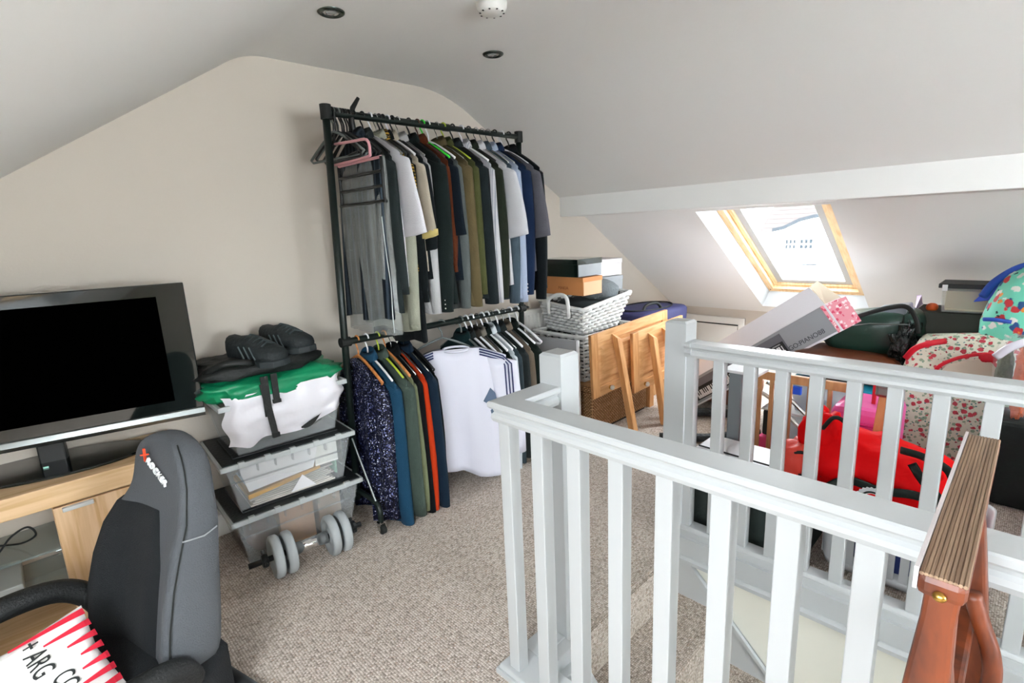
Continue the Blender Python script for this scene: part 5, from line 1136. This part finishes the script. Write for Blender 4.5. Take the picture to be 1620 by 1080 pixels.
q = MB(); q.tube(smoothpath([(3.42,.46,.60),(3.40,.42,.665),(3.40,.36,.70),(3.43,.30,.715)],6), .015, 8, flat=.35); t.part('handle', q, rib, smooth=True)
q = MB(); q.tube(smoothpath([(3.41,.33,.50),(3.40,.315,.58),(3.40,.24,.64),(3.41,.15,.67),(3.42,.11,.66)],6), .009, 8, flat=.5); t.part('handle', q, rib, smooth=True)
q = MB(); q.blob((3.41,.13,.655), (.03,.075,.05), 2.4, .2, n=16, m=10); t.part('bow', q, rib, smooth=True)
q = MB(); q.tube([(3.405,.12,.65),(3.40,.08,.60)], .008, 6, flat=.4); t.part('bow_tail', q, rib)
q = MB(); q.hexa([(3.395,.32,.53),(3.40,.05,.53),(3.41,.05,.53),(3.405,.32,.53)], [(3.40,.28,.60),(3.405,.12,.66),(3.415,.12,.66),(3.41,.28,.60)]); t.part('cream_panel', q, mat('cream_cotton', '#d9cdbb', .8), label='plain cream panel between the ribbons')
# black tinsel like bundle left of it
q = MB(); q.blob((3.62,.50,.60), (.22,.14,.36), 2.4, .45, 5, 40, 24, seed=21); loose('black_bundle', q, mat('crinkled_black_film', '#111a18', .2, bump=1, bscale=40), 'crinkled black bin-bag bundle between the holdall and the floral bag', 'bag', smooth=True)
# tall dark box and clear box on it
t = T('carton', 'tall dark grey open carton behind the floral bag', 'box', (3.98, .33, 0))
dkc = mat('dark_grey_card', '#45453f', .8, vary=.1)
q = MB(); q.box(3.84, 4.16, .16, .50, 0, .80); t.part('body', q, dkc, bevel=.003)
q = MB(); q.hexa([(3.84,.50,.80),(3.85,.50,.80),(4.16,.50,.80),(4.16,.505,.80)], [(3.80,.47,.90),(3.81,.47,.90),(4.1,.53,.86),(4.1,.535,.86)]); t.part('flap', q, mat('pale_lilac_card', '#c6b4d6', .6), label='pale lilac flap', bevel=.001)
q = MB(); q.blob((3.93,.43,.815), (.09,.06,.05), 2.2, n=14, m=8); loose('orange_ball', q, mat('orange_rubber', '#d85a1c', .5), 'orange ball showing at the corner of the dark carton', 'ball', smooth=True)
t = T('storage_box', 'small clear box with black lid and pale contents on the dark carton', 'storage box', (3.92, .30, .81))
q = MB(); q.tray(3.82, 4.04, .165, .385, .808, .945, .008, .003); t.part('tub', q, seethrough('cloudy_box_plastic', '#d9dcdb', .75, .2))
q = MB(); q.box(3.805, 4.05, .150, .400, .945, .97); t.part('lid', q, blacklid, bevel=.004)
for y in (.37, .18):
    q = MB(); q.box(3.80, 3.81, y-.012, y+.012, .93, .965); t.part('clip', q, paper)
q = MB(); q.box(3.83, 4.02, .185, .365, .815, .93); loose('sponge_block', q, mat('pale_buff', '#d8c6a2', .8, vary=.1), 'pale buff block inside the small clear box', 'block', bevel=.006)
# teal bag with vehicle print
teal = voro_mat('toy_car_print', '#74d8bc', [('#e8e8e0', 17, .30), ('#1f4f86', 13, .26), ('#c83238', 12, .22), ('#e08a2a', 15, .15), ('#183038', 21, .16)], 1.0, .6)
t = T('backpack', 'bulging mint green backpack printed with small vehicles at the right edge', 'backpack', (3.62, .02, .5))
q = MB(); q.blob((3.66, -.02, .80), (.36,.42,.60), 2.6, .05, 1.5, 40, 26, seed=2, fn=lambda p: Vector((p.x, p.y*(1-.22*max(0,p.z)), p.z))); t.part('body', q, teal, smooth=True)
q = MB(); q.tube(smoothpath([(3.50,.175,.83),(3.475,.13,.835),(3.47,.07,.83)],5), .010, 8, flat=.5); t.part('strap', q, mat('royal_blue_webbing', '#2450b0', .6), smooth=True)
q = MB(); q.tube(smoothpath([(3.70,.20,.92),(3.66,.16,1.0),(3.64,.08,1.075),(3.64,.0,1.10)],6), .02, 8, flat=.6); t.part('edge_binding', q, mat('royal_blue_webbing'), smooth=True)
q = MB(); q.hexa([(3.76,.14,.90),(3.82,.14,.90),(3.82,.24,.88),(3.76,.24,.88)], [(3.76,.06,1.08),(3.82,.06,1.08),(3.82,.13,1.04),(3.76,.13,1.04)]); loose('blue_folder', q, mat('cobalt_plastic', '#1f48c8', .4), 'cobalt blue plastic sheet between the clear box and the mint backpack', 'sheet', bevel=.004)
q = MB(); q.box(3.46, 3.86, -.30, -.02, 0, .52); loose('carton', q, mat('dark_card_plain', '#2b302d', .8), 'dark carton under the mint green backpack', 'box', bevel=.005)
t = T('plastic_bag', 'clear plastic bag of orange and green trimmings right of the floral bag', 'bag', (3.3, .0, 0))
q = MB(); q.blob((3.30, .02, .60), (.22,.17,.40), 3, .12, 2.4, 32, 20, seed=31); t.part('film', q, seethrough('thin_clear_film', '#e4e8e8', .86, .1, 1, 20), smooth=True)
q = MB(); q.blob((3.25, .0, .59), (.10,.06,.36), 2.6, .3, 4, 24, 18, seed=33); t.part('orange_contents', q, mat('orange_tinsel', '#d0581a', .7, bump=1, bscale=60), label='orange trimmings', smooth=True)
q = MB(); q.blob((3.31, .065, .58), (.12,.06,.30), 2.6, .3, 4, 24, 18, seed=34); t.part('green_contents', q, mat('green_tinsel', '#5f6f54', .7, bump=1, bscale=60, vary=.4, vscale=30), label='muted green trimmings', smooth=True)
q = MB(); q.tube(smoothpath([(3.22,.10,.70),(3.20,.05,.76),(3.20,-.02,.80),(3.22,-.06,.79)],6), .018, 8, flat=.3); t.part('bag_top', q, mat('white_film', '#dfe0ea', .2), smooth=True)
q = MB(); q.taper(3.16, 3.44, -.32, .06, 0, .42, .01); loose('suitcase', q, mat('black_case_fabric', '#151d1b', .8, bump=.3, bscale=60), 'black suitcase standing under the clear plastic bag at the right edge', 'suitcase', bevel=.02)
q = MB(); q.taper(2.62, 2.95, -.62, -.10, 0, .50, .01); loose('storage_crate', q, mat('black_case_fabric'), 'tall black crate at the far right edge behind the balustrade', 'crate', bevel=.01)

# ================================================================== WOODEN CHAIR NEAREST THE CAMERA
t = T('wooden_chair', 'red-brown wooden chair with fluted top rail, closest to the camera at the bottom right', 'chair', (.72, -.1, 0))
q = MB(); q.box(.50, .885, .0095, .0425, 1.058, 1.078); t.part('top_rail', q, redwood, bevel=.006)
for k in range(10):
    y = .0115+.0031*k; q = MB(); q.tube([(.502, y, 1.0775), (.883, y, 1.0775)], .0018, 6); t.part('flute', q, fluted)
q = MB(); q.box(.502, .883, .0415, .0445, 1.062, 1.082); t.part('edge_highlight', q, mat('painted_highlight', '#c8c0c0', .4), label='pale painted highlight along the edge')  # light reflecting off the rail edge, built as a pale strip
q = MB(); q.blob((.498,.026,1.064), (.008,.010,.009), 2, n=12, m=8); t.part('stud', q, mat('brass'), label='brass stud', smooth=True)
def stile(x):
    q = MB(); S_ = []
    for z, ya, yb, th in ((1.06,.013,.037,.024),(1.03,.014,.038,.026),(.98,.012,.042,.028),(.92,.004,.046,.030),(.84,-.006,.048,.034),(.72,-.015,.046,.036),(.55,-.012,.044,.036),(.30,-.0,.05,.036),(0,.03,.075,.034)):
        S_.append([(x,ya,z),(x+th,ya,z),(x+th,yb,z),(x,yb,z)])
    q.rings(S_); return q
for x in (.512, .845): t.part('stile', stile(x), redwood, bevel=.004)
q = MB(); q.tube(smoothpath([(.80,.012,.90),(.80,.0,.865),(.80,-.014,.825),(.80,-.018,.78),(.80,-.008,.70),(.80,.01,.62)],6), .010, 8); t.part('arm_curve', q, redwood, smooth=True)
for z in (.62, .80):
    q = MB(); q.box(.545, .847, .005, .03, z, z+.05); t.part('back_rail', q, redwood, bevel=.005)
q = MB(); q.box(.50, .89, -.42, .0, .43, .46); t.part('seat', q, redwood, bevel=.01)
for x in (.515, .845):
    q = MB(); q.taper(x, x+.035, -.40, -.365, 0, .43, .004); t.part('leg', q, redwood)
q = MB(); q.box(.55, .845, -.39, -.37, .36, .42); t.part('apron', q, redwood)
